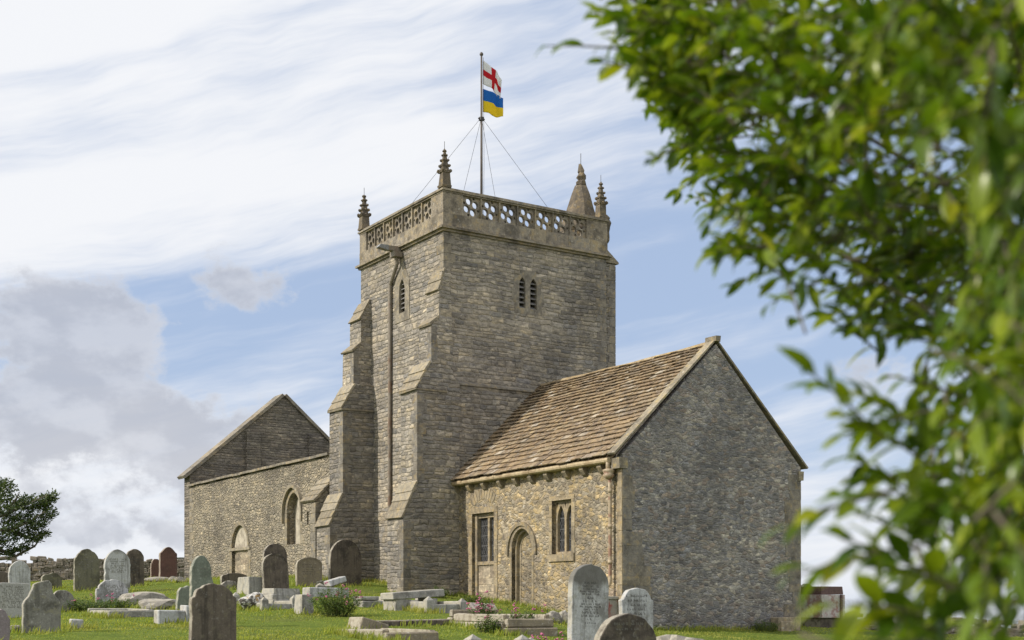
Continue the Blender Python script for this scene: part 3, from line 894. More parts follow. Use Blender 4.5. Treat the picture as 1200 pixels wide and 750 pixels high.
# belfry openings: louvres behind two small lights
def louvres(m, u0, u1, z0, z1, fn, n):
    for i in range(n):
        z = z0 + (z1 - z0) * (i + .3) / n
        m.prism([(.04, z - .02), (.04, z + .005), (.24, z + .14), (.24, z + .115)], lambda u, v, d: fn(d, v, u), u0, u1)
bw = part('belfry_window', M_DRESSG, twe, lambda m: m.plate([[(2.08, 9.10), (3.12, 9.12), (3.10, 9.45), (3.20, 9.47), (3.17, 9.85), (3.08, 9.87), (3.10, 10.3), (2.9, 10.32), (2.88, 10.48), (2.3, 10.46), (2.28, 10.3), (2.08, 10.28), (2.06, 9.9), (1.98, 9.88), (1.99, 9.5), (2.09, 9.48)], arch(2.26, 2.49, 9.28, 10.0, 10.24), arch(2.67, 2.92, 9.28, 10.0, 10.24)], east(TY0), -.008, .12))
part('louvre', M_LOUV, twe, lambda m: louvres(m, 2.235, 2.515, 9.25, 10.2, east(TY0), 6))
part('louvre', M_LOUV, twe, lambda m: louvres(m, 2.645, 2.945, 9.25, 10.2, east(TY0), 6))
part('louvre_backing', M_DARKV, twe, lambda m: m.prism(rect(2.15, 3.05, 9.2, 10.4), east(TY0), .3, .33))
part('lancet_window', M_DRESSG, tws, lambda m: m.plate([[(10.32, 9.0), (11.30, 9.0), (11.30, 10.25), (10.95, 10.75), (10.81, 11.02), (10.67, 10.75), (10.32, 10.25)], arch(10.62, 11.0, 9.28, 9.98, 10.34)], south(TX0), -.02, .12))
part('louvre', M_LOUV, tws, lambda m: louvres(m, 10.6, 11.02, 9.25, 10.3, south(TX0), 7))
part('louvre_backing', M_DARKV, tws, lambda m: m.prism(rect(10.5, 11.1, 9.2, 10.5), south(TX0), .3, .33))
# dressings up the south-east corner and at the north-east turret
mb = MB(); quoins(mb, (TX0, TY0), 10.1, 11.2, 1, 1, .42, .26, .30, .008); quoins(mb, (TX1, TY0), 6.8, 11.2, -1, 1, .4, .26, .28, .008)
mb.build('quoin', M_DRESSW, twe, bevel=.008)
def f(m):
    m.prism([(TY0 + .06, -1.3), (TY0 + 1.6, -1.3), (TY0 + 1.6, 11.16), (TY0 + .06, 11.16)], lambda u, v, d: (d, u, v), TX1, TX1 + .42)
tur = part('stair_turret', M_TOWER, church, f)
part('turret_cap', M_WEATH, tur, lambda m: m.prism([(TX1, 11.17), (TX1 + .52, 11.17), (TX1 + .52, 11.22), (TX1, 11.62)], lambda u, v, d: (u, d, v), TY0 + .0, TY0 + 1.66))
mb = MB(); quoins(mb, (TX1 + .42, TY0 + .06), .5, 11.1, -1, 1, .24, .3, .3, .014)
mb.build('quoin', M_DRESSW, tur, bevel=.008)
# parapet: moulding, plain band, pierced panels, coping
def ring_prism(m, o, z0, z1, t, step=0.0):
    """a square ring round the tower, o metres outside the wall face, in blocks about step long"""
    x0, x1, y0, y1 = TX0 - o, TX1 + o, TY0 - o, TY1 + o
    def run(a0, a1, fn):
        n = max(1, int(round((a1 - a0) / step))) if step else 1
        cuts = [a0] + sorted(a0 + (a1 - a0) * (k + rng.uniform(-.2, .2)) / n for k in range(1, n)) + [a1]
        for k in range(n):
            e = rng.uniform(-.004, .004) if step else 0
            fn(cuts[k] + .003 * (k > 0), cuts[k + 1] - .003 * (k < n - 1), e)
    run(x0, x1, lambda a, c, e: m.box(a, c, y0 + e, y0 + t, z0, z1))
    run(x0, x1, lambda a, c, e: m.box(a, c, y1 - t, y1 + e, z0, z1))
    run(y0 + t, y1 - t, lambda a, c, e: m.box(x0 + e, x0 + t, a, c, z0, z1))
    run(y0 + t, y1 - t, lambda a, c, e: m.box(x1 - t, x1 + e, a, c, z0, z1))
def f(m):
    ring_prism(m, .15, TZ + .02, TZ + .085, .4, 1.1); ring_prism(m, .07, TZ - .05, TZ + .018, .4, 1.1)
part('cornice', M_PARA, church, f)
para = part('parapet_band', M_PARA, church, lambda m: ring_prism(m, .035, TZ + .09, 11.80, .24, .75))
def tile_loops(u, z0, s):
    """one pierced square: a turned quatrefoil of round holes with small corner piercings"""
    c = (u + s / 2, z0 + s / 2)
    hs = []
    def circ(cx, cz, r_, n=12): return [(cx + r_ * math.cos(6.28318 * i / n), cz + r_ * math.sin(6.28318 * i / n)) for i in range(n)]
    for k in range(4):
        a = R(25 + 90 * k)
        hs.append(circ(c[0] + .168 * s / .62 * math.cos(a), c[1] + .185 * s / .62 * math.sin(a), .106 * s / .62))
    for k in range(4):
        a = R(70 + 90 * k)
        hs.append(circ(c[0] + .268 * s / .62 * math.cos(a), c[1] + .275 * s / .62 * math.sin(a), .042 * s / .62, 8))
    return hs
def pierced(m, u0, u1, ua, ub, fn, n=7):
    """ua..ub is the run of panels inside the wall run u0..u1"""
    s_ = (ub - ua) / n
    z0, z1 = 11.80, 12.42
    m.prism(rect(u0, ua, z0, z1), fn, 0, .22); m.prism(rect(ub, u1, z0, z1), fn, 0, .22)
    for i in range(n):
        a = ua + i * s_
        m.prism(rect(a, a + .05, z0, z1), fn, -.002, .222)
        m.plate([rect(a + .05, a + s_, z0, z1)] + tile_loops(a + .05, z0 + .02, s_ - .05), fn, .06, .17)
o_ = .03
part('pierced_panel', M_PARA, para, lambda m: pierced(m, TX0 - o_, TX1 + o_, .17, 4.83, east(TY0 - o_)))
part('pierced_panel', M_PARA, para, lambda m: pierced(m, TY0 - o_ + .222, TY1 + o_, 8.85, 13.30, south(TX0 - o_)))
part('pierced_panel', M_PARA, para, lambda m: pierced(m, TX0 - o_ + .222, TX1 + o_, .35, 4.83, lambda u, v, d: (u, TY1 + o_ - d, v)))
part('pierced_panel', M_PARA, para, lambda m: pierced(m, TY0 - o_ + .222, TY1 + o_ - .222, 8.75, 13.30, lambda u, v, d: (TX1 + o_ - d, u, v)))
def f(m):
    ring_prism(m, .045, 12.422, 12.465, .28, 1.2); ring_prism(m, .085, 12.467, 12.52, .36, 1.2); ring_prism(m, .04, 12.522, 12.565, .26, 1.2)
part('parapet_coping', M_PARA, church, f)
def pinnacle(cx, cy, z, h, w):
    m = MB()
    m.lathe([(w * .72, 0), (w * .72, h * .05), (w * .62, h * .07), (w * .55, h * .36), (w * .68, h * .38), (w * .5, h * .44), (w * .12, h * .93), (w * .05, h)], (cx, cy, z), 4, R(45))
    for lv in range(4):
        zz = z + h * (.42 + .135 * lv)
        rr = w * (.62 - .13 * lv)
        for k in range(4):
            a = R(45) + k * math.pi / 2
            for a2 in (a,):
                x, y = cx + rr * math.cos(a2), cy + rr * math.sin(a2)
                s_ = w * (.20 - .022 * lv)
                m.lathe([(s_ * .5, -s_ * .7), (s_, 0), (s_ * .8, s_ * .7), (s_ * .2, s_ * 1.0)], (x, y, zz), 5, a2)
        for k in range(4):
            a2 = k * math.pi / 2
            x, y = cx + rr * .62 * math.cos(a2), cy + rr * .62 * math.sin(a2)
            s_ = w * (.17 - .02 * lv)
            m.lathe([(s_ * .5, -s_ * .7), (s_, 0), (s_ * .8, s_ * .7), (s_ * .2, s_ * 1.0)], (x, y, zz), 5, a2)
    m.lathe([(w * .1, 0), (w * .24, h * .03), (w * .20, h * .06), (w * .06, h * .08)], (cx, cy, z + h * .90), 6)
    o2 = m.build('pinnacle', M_CARVE, church, rough=.006)
    t = MB(); t.tube([(cx, cy, z + h * .97), (cx, cy, z + h + .22)], .008, 5)
    t.build('lightning_rod', M_IRON, o2)
    return o2
pinnacle(TX0 + .08, TY0 + .08, 12.57, 1.18, .30)
pinnacle(TX0 + .08, TY1 - .08, 12.57, 1.22, .32)
pinnacle(TX1 - .12, TY0 + .12, 12.57, 1.22, .30)
pinnacle(TX1 - .08, TY1 - .08, 12.57, 1.2, .30)
def f(m):
    m.lathe([(.70, 0), (.70, .82), (.75, .85), (.75, .93), (.70, .98), (.50, 1.6), (.33, 2.1), (.20, 2.42)], (5.45, 9.35, 11.5), 8, R(22))
    m.lathe([(.13, 0), (.19, .05), (.19, .12), (.12, .18), (.17, .28), (.10, .40), (.12, .48), (.03, .72)], (5.45, 9.35, 13.92), 6)
spire = part('turret_spire', M_CARVE, church, f, rough=.016)
part('lightning_rod', M_IRON, spire, lambda m: m.tube([(5.45, 9.35, 14.55), (5.45, 9.35, 15.0)], .01, 5))
part('carved_finial', M_CARVE, tur, lambda m: m.lathe([(.08, -.5), (.14, -.42), (.16, -.3), (.12, -.15), (.18, 0), (.20, .14), (.14, .24), (.17, .32), (.06, .42)], (TX1 + .16, TY0 + .25, 12.36), 7), rough=.012)
# buttresses
def buttress(y0, y1, u0, u1, shift=0.0):
    """lower stages run from y0 to y1, the slimmer upper stages from u0 to u1"""
    m = MB()
    f_ = lambda u, v, d: (u, d, v)
    m.prism([(-.32, -1.3), (-1.9 + shift, -1.3), (-1.9 + shift, 2.62), (-1.44 + shift, 3.66), (-1.44 + shift, 6.42), (-.98 + shift, 7.25), (-.32, 7.25)], f_, y0, y1)
    m.prism([(-.32, 7.251), (-.97 + shift, 7.251), (-.95 + shift, 8.36), (-.70 + shift, 8.62), (-.69 + shift, 9.45), (-.48, 10.08), (-.32, 10.08)], f_, u0, u1)
    bt = m.build('buttress', M_TOWER, church)
    w = MB()
    def slope(x0, z0, x1, z1, n, ya, yb, t=.04, over=.04):
        a = Vector((x0, 0, z0)); c = Vector((x1, 0, z1)); d = (c - a); L_ = d.length; d.normalize(); nn = Vector((-d.z, 0, d.x))
        for i in range(n):
            t0, t1 = L_ * i / n, L_ * (i + 1) / n
            vs = []
            for (t_, o0) in ((t0 - .05, .030), (t1, .004)):
                for yy in (ya - over + rng.uniform(0, .02), yb + over - rng.uniform(0, .02)):
                    for o2 in (o0 - .02, o0 + t):
                        p_ = a + d * (t_ + rng.uniform(-.012, .012)) + nn * o2
                        vs.append((p_.x, yy, p_.z))
            w.add(vs, [(0, 1, 3, 2), (4, 6, 7, 5), (0, 4, 5, 1), (2, 3, 7, 6), (1, 5, 7, 3), (0, 2, 6, 4)])
    slope(-1.9 + shift, 2.62, -1.44 + shift, 3.66, 4, y0, y1)
    slope(-1.44 + shift, 6.45, -.98 + shift, 7.25, 3, y0, y1, .035, .02)
    w.box(-1.51 + shift, -.44, y0 - .04, y1 + .04, 6.37, 6.43, .006)
    slope(-.95 + shift, 8.38, -.70 + shift, 8.62, 1, u0, u1, .04, .035)
    slope(-.69 + shift, 9.45, -.47, 10.1, 2, u0, u1, .03, .012)
    w.build('weathering', M_WEATH, bt, rough=.006)
    qd = MB()
    quoins(qd, (-1.9 + shift, y0), -.4, 2.5, 1, 1, .36, .24, .30, .006)
    quoins(qd, (-1.44 + shift, y0), 3.7, 6.3, 1, 1, .34, .22, .30, .006)
    quoins(qd, (-.96 + shift, u0), 7.3, 8.3, 1, 1, .25, .2, .30, .008)
    qd.build('quoin', M_DRESSW, bt, bevel=.008)
    return bt
bt = buttress(8.04, 9.04, 8.04, 8.80)
mb = MB(); mb.prism([(-.6, -1.3), (.02, -1.3), (.02, 6.66), (-.2, 6.9), (-.30, 10.0), (-.6, 10.0)], east(8.2), -.155, -.02)
mb.build('clasping_pier', M_TOWER, bt)
buttress(12.80, 13.82, 13.0, 13.82, -.13)
# spout and downpipe on the south face
def f(m):
    m.prism([(-1.28, 11.23), (-1.22, 11.33), (-.5, 11.36), (-.5, 11.20), (-1.0, 11.2)], lambda u, v, d: (u, d, v), 10.80, 10.98)
    m.box(-.78, -.48, 10.74, 11.04, 11.02, 11.19)
    m.tube([(-.62, 10.89, 11.05), (-.58, 10.92, 10.85), (-.52, 11.5, 10.30), (-.52, 11.52, 10.1), (-.52, 11.56, .7)], .062, 10)
    for z in (9.2, 7.4, 5.6, 3.8, 2.0): m.tube([(-.52, 11.55, z - .07), (-.52, 11.55, z + .07)], .078, 10)
part('downpipe', M_PIPEG, tws, f, smooth=False)
part('drain_hopper', M_LEAD, tws, lambda m: m.prism([(-1.30, 11.245), (-1.22, 11.345), (-.95, 11.35), (-.95, 11.19)], lambda u, v, d: (u, d, v), 10.79, 10.99))

# ---- nave (roofless)
NX0, NX1, NY0, NY1 = -1.2, 7.4, 13.9, 28.6
def f(m):
    door = arch(21.95, 23.65, -.4, 2.25, 3.15)
    wn = arch(17.03, 18.2, 2.2, 3.35, 4.05)
    top = [(NY1, 5.06)] + [(NY1 - i * .7, 5.06 + .02 * math.sin(i * 1.9) + .015 * math.cos(i * 3.1)) for i in range(1, 20)] + [(15.1, 5.06), (14.6, 5.22), (NY0, 5.75)]
    outer = [(NY0, -.8), (NY1, -.8)] + top
    m.plate([outer, door, wn], south(NX0), 0, .8)
nvs = part('nave_south_wall', M_NAVE, church, f)
def f(m):
    n = 16
    for i in range(n):
        a, c = 14.6 + (NY1 + .1 - 14.6) * i / n, 14.6 + (NY1 + .1 - 14.6) * (i + 1) / n - .01
        z = 5.09 + rng.uniform(-.012, .012)
        m.box(NX0 - .10, NX0 + .86, a, c, z, z + .085)
part('wall_coping', M_DRESSG, nvs, f)
part('nave_north_wall', M_NAVE, church, lambda m: m.box(NX1 - .8, NX1, NY0, NY1, -.8, 5.06))
def f(m):
    xm = (NX0 + NX1) / 2
    m.prism([(NX0, -.8), (NX1, -.8), (NX1, 5.62), (xm, 9.32), (NX0, 5.62)], east(NY1), 0, .7)
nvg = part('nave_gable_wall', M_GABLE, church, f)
def f(m):
    xm = (NX0 + NX1) / 2
    for sgn in (-1, 1):
        n = 9
        d = Vector((4.3, 0, 3.7)); L_ = d.length; d.normalize(); nn = Vector((-d.z, 0, d.x))
        for i in range(n):
            t0, t1 = -.28 + (L_ + .28) * i / n, -.28 + (L_ + .28) * (i + 1) / n - .01
            vs = []
            for t in (t0, t1):
                for yy in (NY1 - .10, NY1 + .8):
                    for o2 in (.0, .13):
                        p_ = Vector((NX0, yy, 5.62)) + d * t + nn * o2
                        if p_.x > xm - .002: p_.x = xm - .002
                        vs.append(p_ if sgn < 0 else Vector((2 * xm - p_.x, p_.y, p_.z)))
            m.add(vs, [(0, 1, 3, 2), (4, 6, 7, 5), (0, 4, 5, 1), (2, 3, 7, 6), (1, 5, 7, 3), (0, 2, 6, 4)])
part('gable_coping', M_DRESSG, nvg, f)
def f(m):
    for x0, x1 in ((1.32, 1.95), (4.26, 4.94)): m.box(x0, x1, NY1 - .14, NY1, 4.0, 7.62)
part('pilaster', M_GABLE, nvg, f)
def f(m):
    m.prism(arch_band(21.95, 23.65, 2.25, 3.15, .13, 9, .0), south(NX0), -.03, .1)
    frame_blocks(m, 21.95, 23.65, .2, 2.2, .24, -.012, .1, top=False, fn=south(NX0))
    m.prism(rect(21.7, 23.95, 2.16, 2.27), south(NX0), -.05, .16)
part('blocked_doorway', M_WEATH, nvs, f)
M_PLASTER = plain('old_plaster', (.40, .36, .29), .95, var=.25, scale=5, second=(.22, .19, .15), sec_amt=.7, sec_scale=2, bumpd=.02)
part('doorway_tympanum', M_PLASTER, nvs, lambda m: m.prism(arch(21.96, 23.64, 2.22, 2.25, 3.14), south(NX0), .10, .3))
part('doorway_blocking', M_BLOCK, nvs, lambda m: (m.prism(rect(21.95, 23.3, -.4, 2.18), south(NX0), .05, .3), m.prism(rect(23.3, 23.65, -.4, 2.18), south(NX0), .12, .5)))
def f(m):
    m.prism(arch_band(17.03, 18.2, 3.35, 4.05, .14, 9, .0), south(NX0), -.015, .15)
    m.prism(arch_band(16.82, 18.42, 3.32, 4.22, .10, 9, .35), south(NX0), -.12, .0)
    frame_blocks(m, 17.03, 18.2, 2.2, 3.33, .2, -.012, .1, top=False, fn=south(NX0))
part('blocked_window', M_WEATH, nvs, f)
part('window_blocking', M_PLASTER, nvs, lambda m: (m.prism(arch(17.03, 18.2, 2.2, 3.35, 4.05), south(NX0), .30, .6), m.prism(arch(17.03, 17.48, 2.2, 3.3, 3.85), south(NX0), .05, .29), m.prism(arch(17.48, 17.62, 2.2, 3.4, 3.7), south(NX0), .14, .29)))
def f(m):
    m.plate([rect(14.05, 15.10, -.8, 3.50), rect(14.60, 14.74, 2.72, 3.16)], south(-1.97), 0, .3)
    m.prism([(-1.67, -.8), (-1.67, 3.50), (-1.97, 3.50), (-1.3, 4.24), (-1.2, 4.24), (-1.2, -.8)], lambda u, v, d: (u, d, v), 14.05, 15.10)
nb = part('buttress', M_NAVE, church, f)
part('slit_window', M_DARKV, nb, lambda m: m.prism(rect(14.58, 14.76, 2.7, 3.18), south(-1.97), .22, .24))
def f(m):
    a = Vector((-1.97, 0, 3.50)); c = Vector((-1.25, 0, 4.28)); d = c - a; L_ = d.length; d.normalize(); nn = Vector((-d.z, 0, d.x))
    for i in range(4):
        vs = []
        for (t_, o0) in ((L_ * i / 4 - .06, .03), (L_ * (i + 1) / 4, .004)):
            for yy in (14.0, 15.15):
                for o2 in (o0 - .02, o0 + .05):
                    p_ = a + d * t_ + nn * o2
                    vs.append((p_.x, yy, p_.z))
        m.add(vs, [(0, 1, 3, 2), (4, 6, 7, 5), (0, 4, 5, 1), (2, 3, 7, 6), (1, 5, 7, 3), (0, 2, 6, 4)])
part('weathering', M_WEATH, nb, f, rough=.004)
mb = MB(); quoins(mb, (NX0, NY1), .3, 5.0, 1, -1, .5, .34, .32, .014); quoins(mb, (-1.97, 14.05), .4, 3.4, 1, 1, .4, .36, .3, .012)
mb.build('quoin', M_DRESSG, nvs, bevel=.01)

# ---- flagpole with two flags
def L2W(x, y, z): return P0 + D2 * x + D1 * y + Vector((0, 0, z))
fp = empty('flagpole', L2W(2.6, 11.0, 11.66), YAW, 'tall thin dark flagpole stayed by wires on the tower roof', 'flagpole')
def f(m):
    m.tube([(0, 0, 0), (0, 0, 6.5)], [.05, .03], 8)
    m.lathe([(.03, 0), (.06, .03), (.065, .07), (.03, .12)], (0, 0, 6.5), 8)
pole = part('pole', M_POLE, fp, f, smooth=True)
part('collar', M_IRON, fp, lambda m: (m.lathe([(.04, -.06), (.09, -.05), (.09, .05), (.04, .06)], (0, 0, 4.42), 8), m.box(-.12, .12, -.02, .02, 4.4, 4.44)))
ends = [(-3.0, -.65, .92), (2.95, -.7, .92), (.4, 2.72, .92), (-1.17, -2.72, .92)]
for e in ends:
    part('guy_wire', M_IRON, fp, lambda m: m.tube([(.05 * e[0] / 3, .05 * e[1] / 3, 4.42), e], .006, 5))
part('halyard', M_IRON, fp, lambda m: m.tube([(.05, -.04, 6.45), (.07, -.05, 3.0), (.05, -.04, .8)], .006, 5))
def cloth(name, mat, z_top, hoist, fly, droop, seed, label):
    nu, nv = 26, 16
    top = L2W(2.6, 11.0, z_top)
    d = Vector((.90, .44, 0)).normalized(); nrm = Vector((-d.y, d.x, 0))
    vs = []
    for j in range(nv + 1):
        for i in range(nu + 1):
            u, v = i / nu, j / nv
            lag = fly * (.80 * u - .06 * u * u)
            w = .10 * u * math.sin(u * 7.5 + v * 1.6 + seed) + .03 * u * math.sin(u * 17 - v * 3 + seed * 2)
            zz = -hoist * v - droop * (u ** 1.35) * (1 - .30 * v) + .03 * math.sin(u * 8 + v * 4 + seed) * u
            sx = lag * (1 - .10 * v * u)
            p_ = d * (sx + .05) + nrm * w + Vector((0, 0, zz))
            vs.append(p_)
    fs = []
    for j in range(nv):
        for i in range(nu):
            a = j * (nu + 1) + i
            fs.append((a, a + 1, a + nu + 2, a + nu + 1))
    me = bpy.data.meshes.new(name)
    me.from_pydata(vs, [], fs)
    uvl = me.uv_layers.new(name='uv')
    for lp in me.loops:
        i, j = lp.vertex_index % (nu + 1), lp.vertex_index // (nu + 1)
        uvl.data[lp.index].uv = (i / nu, 1 - j / nv)
    for p_ in me.polygons: p_.use_smooth = True
    me.materials.append(mat)
    o = bpy.data.objects.new(name, me); COL.objects.link(o); o.location = top
    so_ = o.modifiers.new('cloth', 'SOLIDIFY'); so_.thickness = .006
    return tag(o, label, 'flag')
def flag_mat(name, kind):
    m_, q, p = new_mat(name)
    u, v, _ = q.sep(q.n('ShaderNodeUVMap').outputs[0])
    if kind == 'cross':
        k = q.m('MAXIMUM', q.m('LESS_THAN', q.m('ABSOLUTE', q.m('SUBTRACT', u, .5)), .09), q.m('LESS_THAN', q.m('ABSOLUTE', q.m('SUBTRACT', v, .5)), .13))
        c = q.mix(k, (.78, .78, .78, 1), (.55, .02, .03, 1))
    else:
        c = q.mix(q.m('GREATER_THAN', v, .5), (.80, .62, .03, 1), (.02, .16, .52, 1))
    q.put(p.inputs['Base Color'], c)
    tr = q.n('ShaderNodeBsdfTranslucent'); q.put(tr.inputs[0], c)
    mx = q.n('ShaderNodeMixShader'); mx.inputs[0].default_value = .35
    o = [n_ for n_ in m_.node_tree.nodes if n_.type == 'OUTPUT_MATERIAL'][0]
    m_.node_tree.links.new(p.outputs[0], mx.inputs[1]); m_.node_tree.links.new(tr.outputs[0], mx.inputs[2]); m_.node_tree.links.new(mx.outputs[0], o.inputs[0])
    return m_
cloth('cross_flag', flag_mat('cross_flag_cloth', 'cross'), 18.02, .78, .98, .52, .4, 'white flag with a red cross flying at the top of the pole')
cloth('striped_flag', flag_mat('striped_flag_cloth', 'stripe'), 17.08, .76, 1.02, .16, 2.0, 'blue and yellow flag flying just below the cross flag')

# ------------------------------------------------------------------ gravestones
def scale_at(p):
    """photo pixels per metre along D2 (width of a stone) and D1 (its thickness)"""
    dx_ = p.x / p.y * F
    return (.8403 * F - dx_ * .5421) / p.y, (.5421 * F + dx_ * .8403) / p.y
def circ_arc(cx, cz, rx, rz, a0, a1, n):
    return [(cx + rx * math.cos(a0 + (a1 - a0) * i / n), cz + rz * math.sin(a0 + (a1 - a0) * i / n)) for i in range(n + 1)]
def outline(kind, W_, H, z0=-.3):
    h = W_ / 2
    base = [(-h, z0), (h, z0)]
    if kind == 'round': return base + circ_arc(0, H - h * .95, h, h * .95, 0, math.pi, 16)
    if kind == 'oval': return base + circ_arc(0, H - h * 1.15, h, h * 1.15, 0, math.pi, 16)
    if kind == 'segment': return base + circ_arc(0, H - h * .55, h, h * .55, 0, math.pi, 14)
    if kind == 'low': return base + circ_arc(0, H - h * .30, h, h * .30, 0, math.pi, 12)
    if kind == 'gothic': return [p for p in arch(-h, h, z0, H - h * 1.25, H, 8)]
    if kind == 'ogee':
        r_ = [(h, H * .80), (h * .93, H * .82), (h * .80, H * .845), (h * .62, H * .90), (h * .42, H * .955), (h * .2, H * .99), (0, H)]
        return base + r_ + [(-u, v) for u, v in r_[-2::-1]]
    if kind == 'shoulder':
        r_ = [(h, H * .80), (h * .80, H * .80), (h * .80, H * .83)] + circ_arc(0, H * .83, h * .8, H * .17, 0, math.pi / 2, 8)[1:]
        return base + r_ + [(-u, v) for u, v in r_[-2::-1]]
    if kind == 'shouldarc':
        r_ = [(h, H - h * .62), (h * .97, H - h * .60), (h * .86, H - h * .56)] + circ_arc(0, H - h * .56, h * .84, h * .56, .12, math.pi / 2, 8)
        return base + r_ + [(-u, v) for u, v in r_[-2::-1]]
    if kind == 'square': return base + [(h, H), (-h, H * .99)]
    if kind == 'flared':
        r_ = [(h, H * .55), (h * .90, H * .62), (h * .70, H * .69), (h * .58, H * .75), (h * .52, H * .82), (h * .50, H * .93), (h * .34, H * 1.0), (h * .1, H * .985)]
        l_ = [(-h * .22, H * .955), (-h * .45, H * .93), (-h * .50, H * .82), (-h * .60, H * .755), (-h * .74, H * .70), (-h * .90, H * .61), (-h, H * .54)]
        return base + r_ + l_
    if kind == 'ragged':
        return base + [(h, H * .70), (h * .8, H * .78), (h * .5, H * .95), (h * .1, H), (-h * .3, H * .93), (-h * .7, H * .9), (-h, H * .74)]
    if kind == 'leaning':
        return [(-h, z0), (h, z0), (h, H * .30), (h * .62, H * .64)] + circ_arc(-h * .22, H * .70, h * .76, H * .30, 0, math.pi, 14) + [(-h * .98, H * .5)]
def inscription(par, rows, W_, H, th, mat, seed):
    """rows of worn lettering cut in the face; rows = (height share, width share, letter height)"""
    r_ = random.Random(seed)
    m = MB()
    for hz, ws, lh in rows:
        lh *= 1.3
        x = -W_ * ws / 2
        end = -x
        while x < end:
            word = r_.randint(2, 7)
            for _ in range(word):
                lw = lh * r_.uniform(.45, .8)
                if x + lw > end: break
                k = r_.random()
                z = H * hz
                if r_.random() < .82:
                    m.box(x, x + lw * .28, -th / 2 - .0015, -th / 2 + .002, z, z + lh)
                    if k < .6: m.box(x + lw * .28, x + lw * .8, -th / 2 - .0015, -th / 2 + .002, z + lh * (0 if k < .3 else .7), z + lh * (.28 if k < .3 else .98))
                    if k > .4: m.box(x + lw * .56, x + lw * .82, -th / 2 - .0015, -th / 2 + .002, z + lh * .1, z + lh * .65)
                x += lw * 1.12
            x += lh * .7
    if m.v: m.build('inscription', mat, par)
OBST = []     # where things stand, for the longer grass around them
def headstone(kind, mat, xl, xr, top, label, base=None, Y=None, th=.11, lean=0.0, side=0.0, yaw=0.0, rows=None, ins=None, name='headstone', rim=False):
    th = max(th, .135)
    pc = (xl + xr) / 2
    p = ground_hit(pc, base) if Y is None else on_ground(pc, Y)
    a, c = scale_at(p)
    W_ = max(.2, (xr - xl - c * th) / a)
    H = (710 - top) / F * p.y - p.z
    p = p + Vector((0, 0, 0))
    m = MB()
    # worn outline: short steps along the edge, each a little in or out
    raw = outline(kind, W_, H); worn = []
    for (u0, v0), (u1, v1) in zip(raw, raw[1:] + raw[:1]):
        k = max(1, int(math.hypot(u1 - u0, v1 - v0) / .09)) if max(v0, v1) > .05 else 1
        worn += [(u0 + (u1 - u0) * i / k, v0 + (v1 - v0) * i / k) for i in range(k)]
    worn = [(u + rng.gauss(0, .0045), v + rng.gauss(0, .0045)) if v > 0 else (u, v) for u, v in worn]
    for _ in range(2):
        i = rng.randrange(len(worn))
        if worn[i][1] > H * .4: worn[i] = (worn[i][0] * .965, worn[i][1] - .012)
    m.prism(worn, lambda u, v, d: (u, d, v), -th / 2, th / 2)
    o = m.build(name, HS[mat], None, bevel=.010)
    o.location = p
    o.rotation_euler = (lean, side, YAW + yaw)
    tag(o, label, 'gravestone', 'gravestones in the churchyard')
    if rows: inscription(o, rows, W_, H, th, ins or M_INS, int(pc * 10))
    if rim:
        inner = [(u * .88, v - .05) for u, v in outline(kind, W_, H, .12)]
        mm = MB()
        mm.plate([outline(kind, W_ - .004, H - .002, .02), inner], lambda u, v, d: (u, d, v), -th / 2 - .012, -th / 2 + .002)
        mm.build('raised_border', HS[mat], o)
    OBST.append((p.x, p.y, W_ / 2 + .1))
    return o
R8 = lambda n, z1, z0, w=.7, lh=.03: [(z1 - (z1 - z0) * i / max(1, n - 1), w * (1 - .35 * ((i * 7) % 5) / 5), lh * (1.25 if i % 4 == 0 else 1)) for i in range(n)]
# far rows by the boundary wall
headstone('gothic', 'olive', 86, 117, 643, 'tall pointed olive-grey headstone standing by the boundary wall', base=692, th=.14, rows=R8(5, .72, .5, .6, .03), ins=M_INS2)
headstone('gothic', 'pale', 121.5, 153, 643.5, 'pale pointed headstone with dark top overlapping a brown one', base=694, th=.13, rows=R8(7, .74, .45, .7, .032), ins=M_INS2)
headstone('oval', 'brown', 146, 169, 643.5, 'plain brown round-topped headstone behind the pale pointed one', base=687, th=.13, rows=R8(6, .7, .35, .6, .03), ins=M_INS)
headstone('ogee', 'red', 186, 207.5, 641, 'taller dark red headstone with curved shoulders near nave corner', base=681, th=.16, rim=True)
headstone('shoulder', 'red', 176, 189, 655, 'small red headstone half hidden by the taller red one', base=679, Y=None, th=.14)
headstone('square', 'grey', 206, 219, 653, 'narrow grey stone against the corner of the nave', base=678, th=.12)
headstone('gothic', 'pale', 9.5, 36, 656.5, 'whitish pointed headstone with black top above the square tablet', Y=37, th=.12)
headstone('low', 'brown', -12, 12.5, 670, 'dark low stone cut by the left edge, before the boundary wall', Y=38, th=.14)
headstone('ragged', 'olive', 48, 73, 671, 'low brownish broken stone in front of the drystone wall', base=690, th=.15)
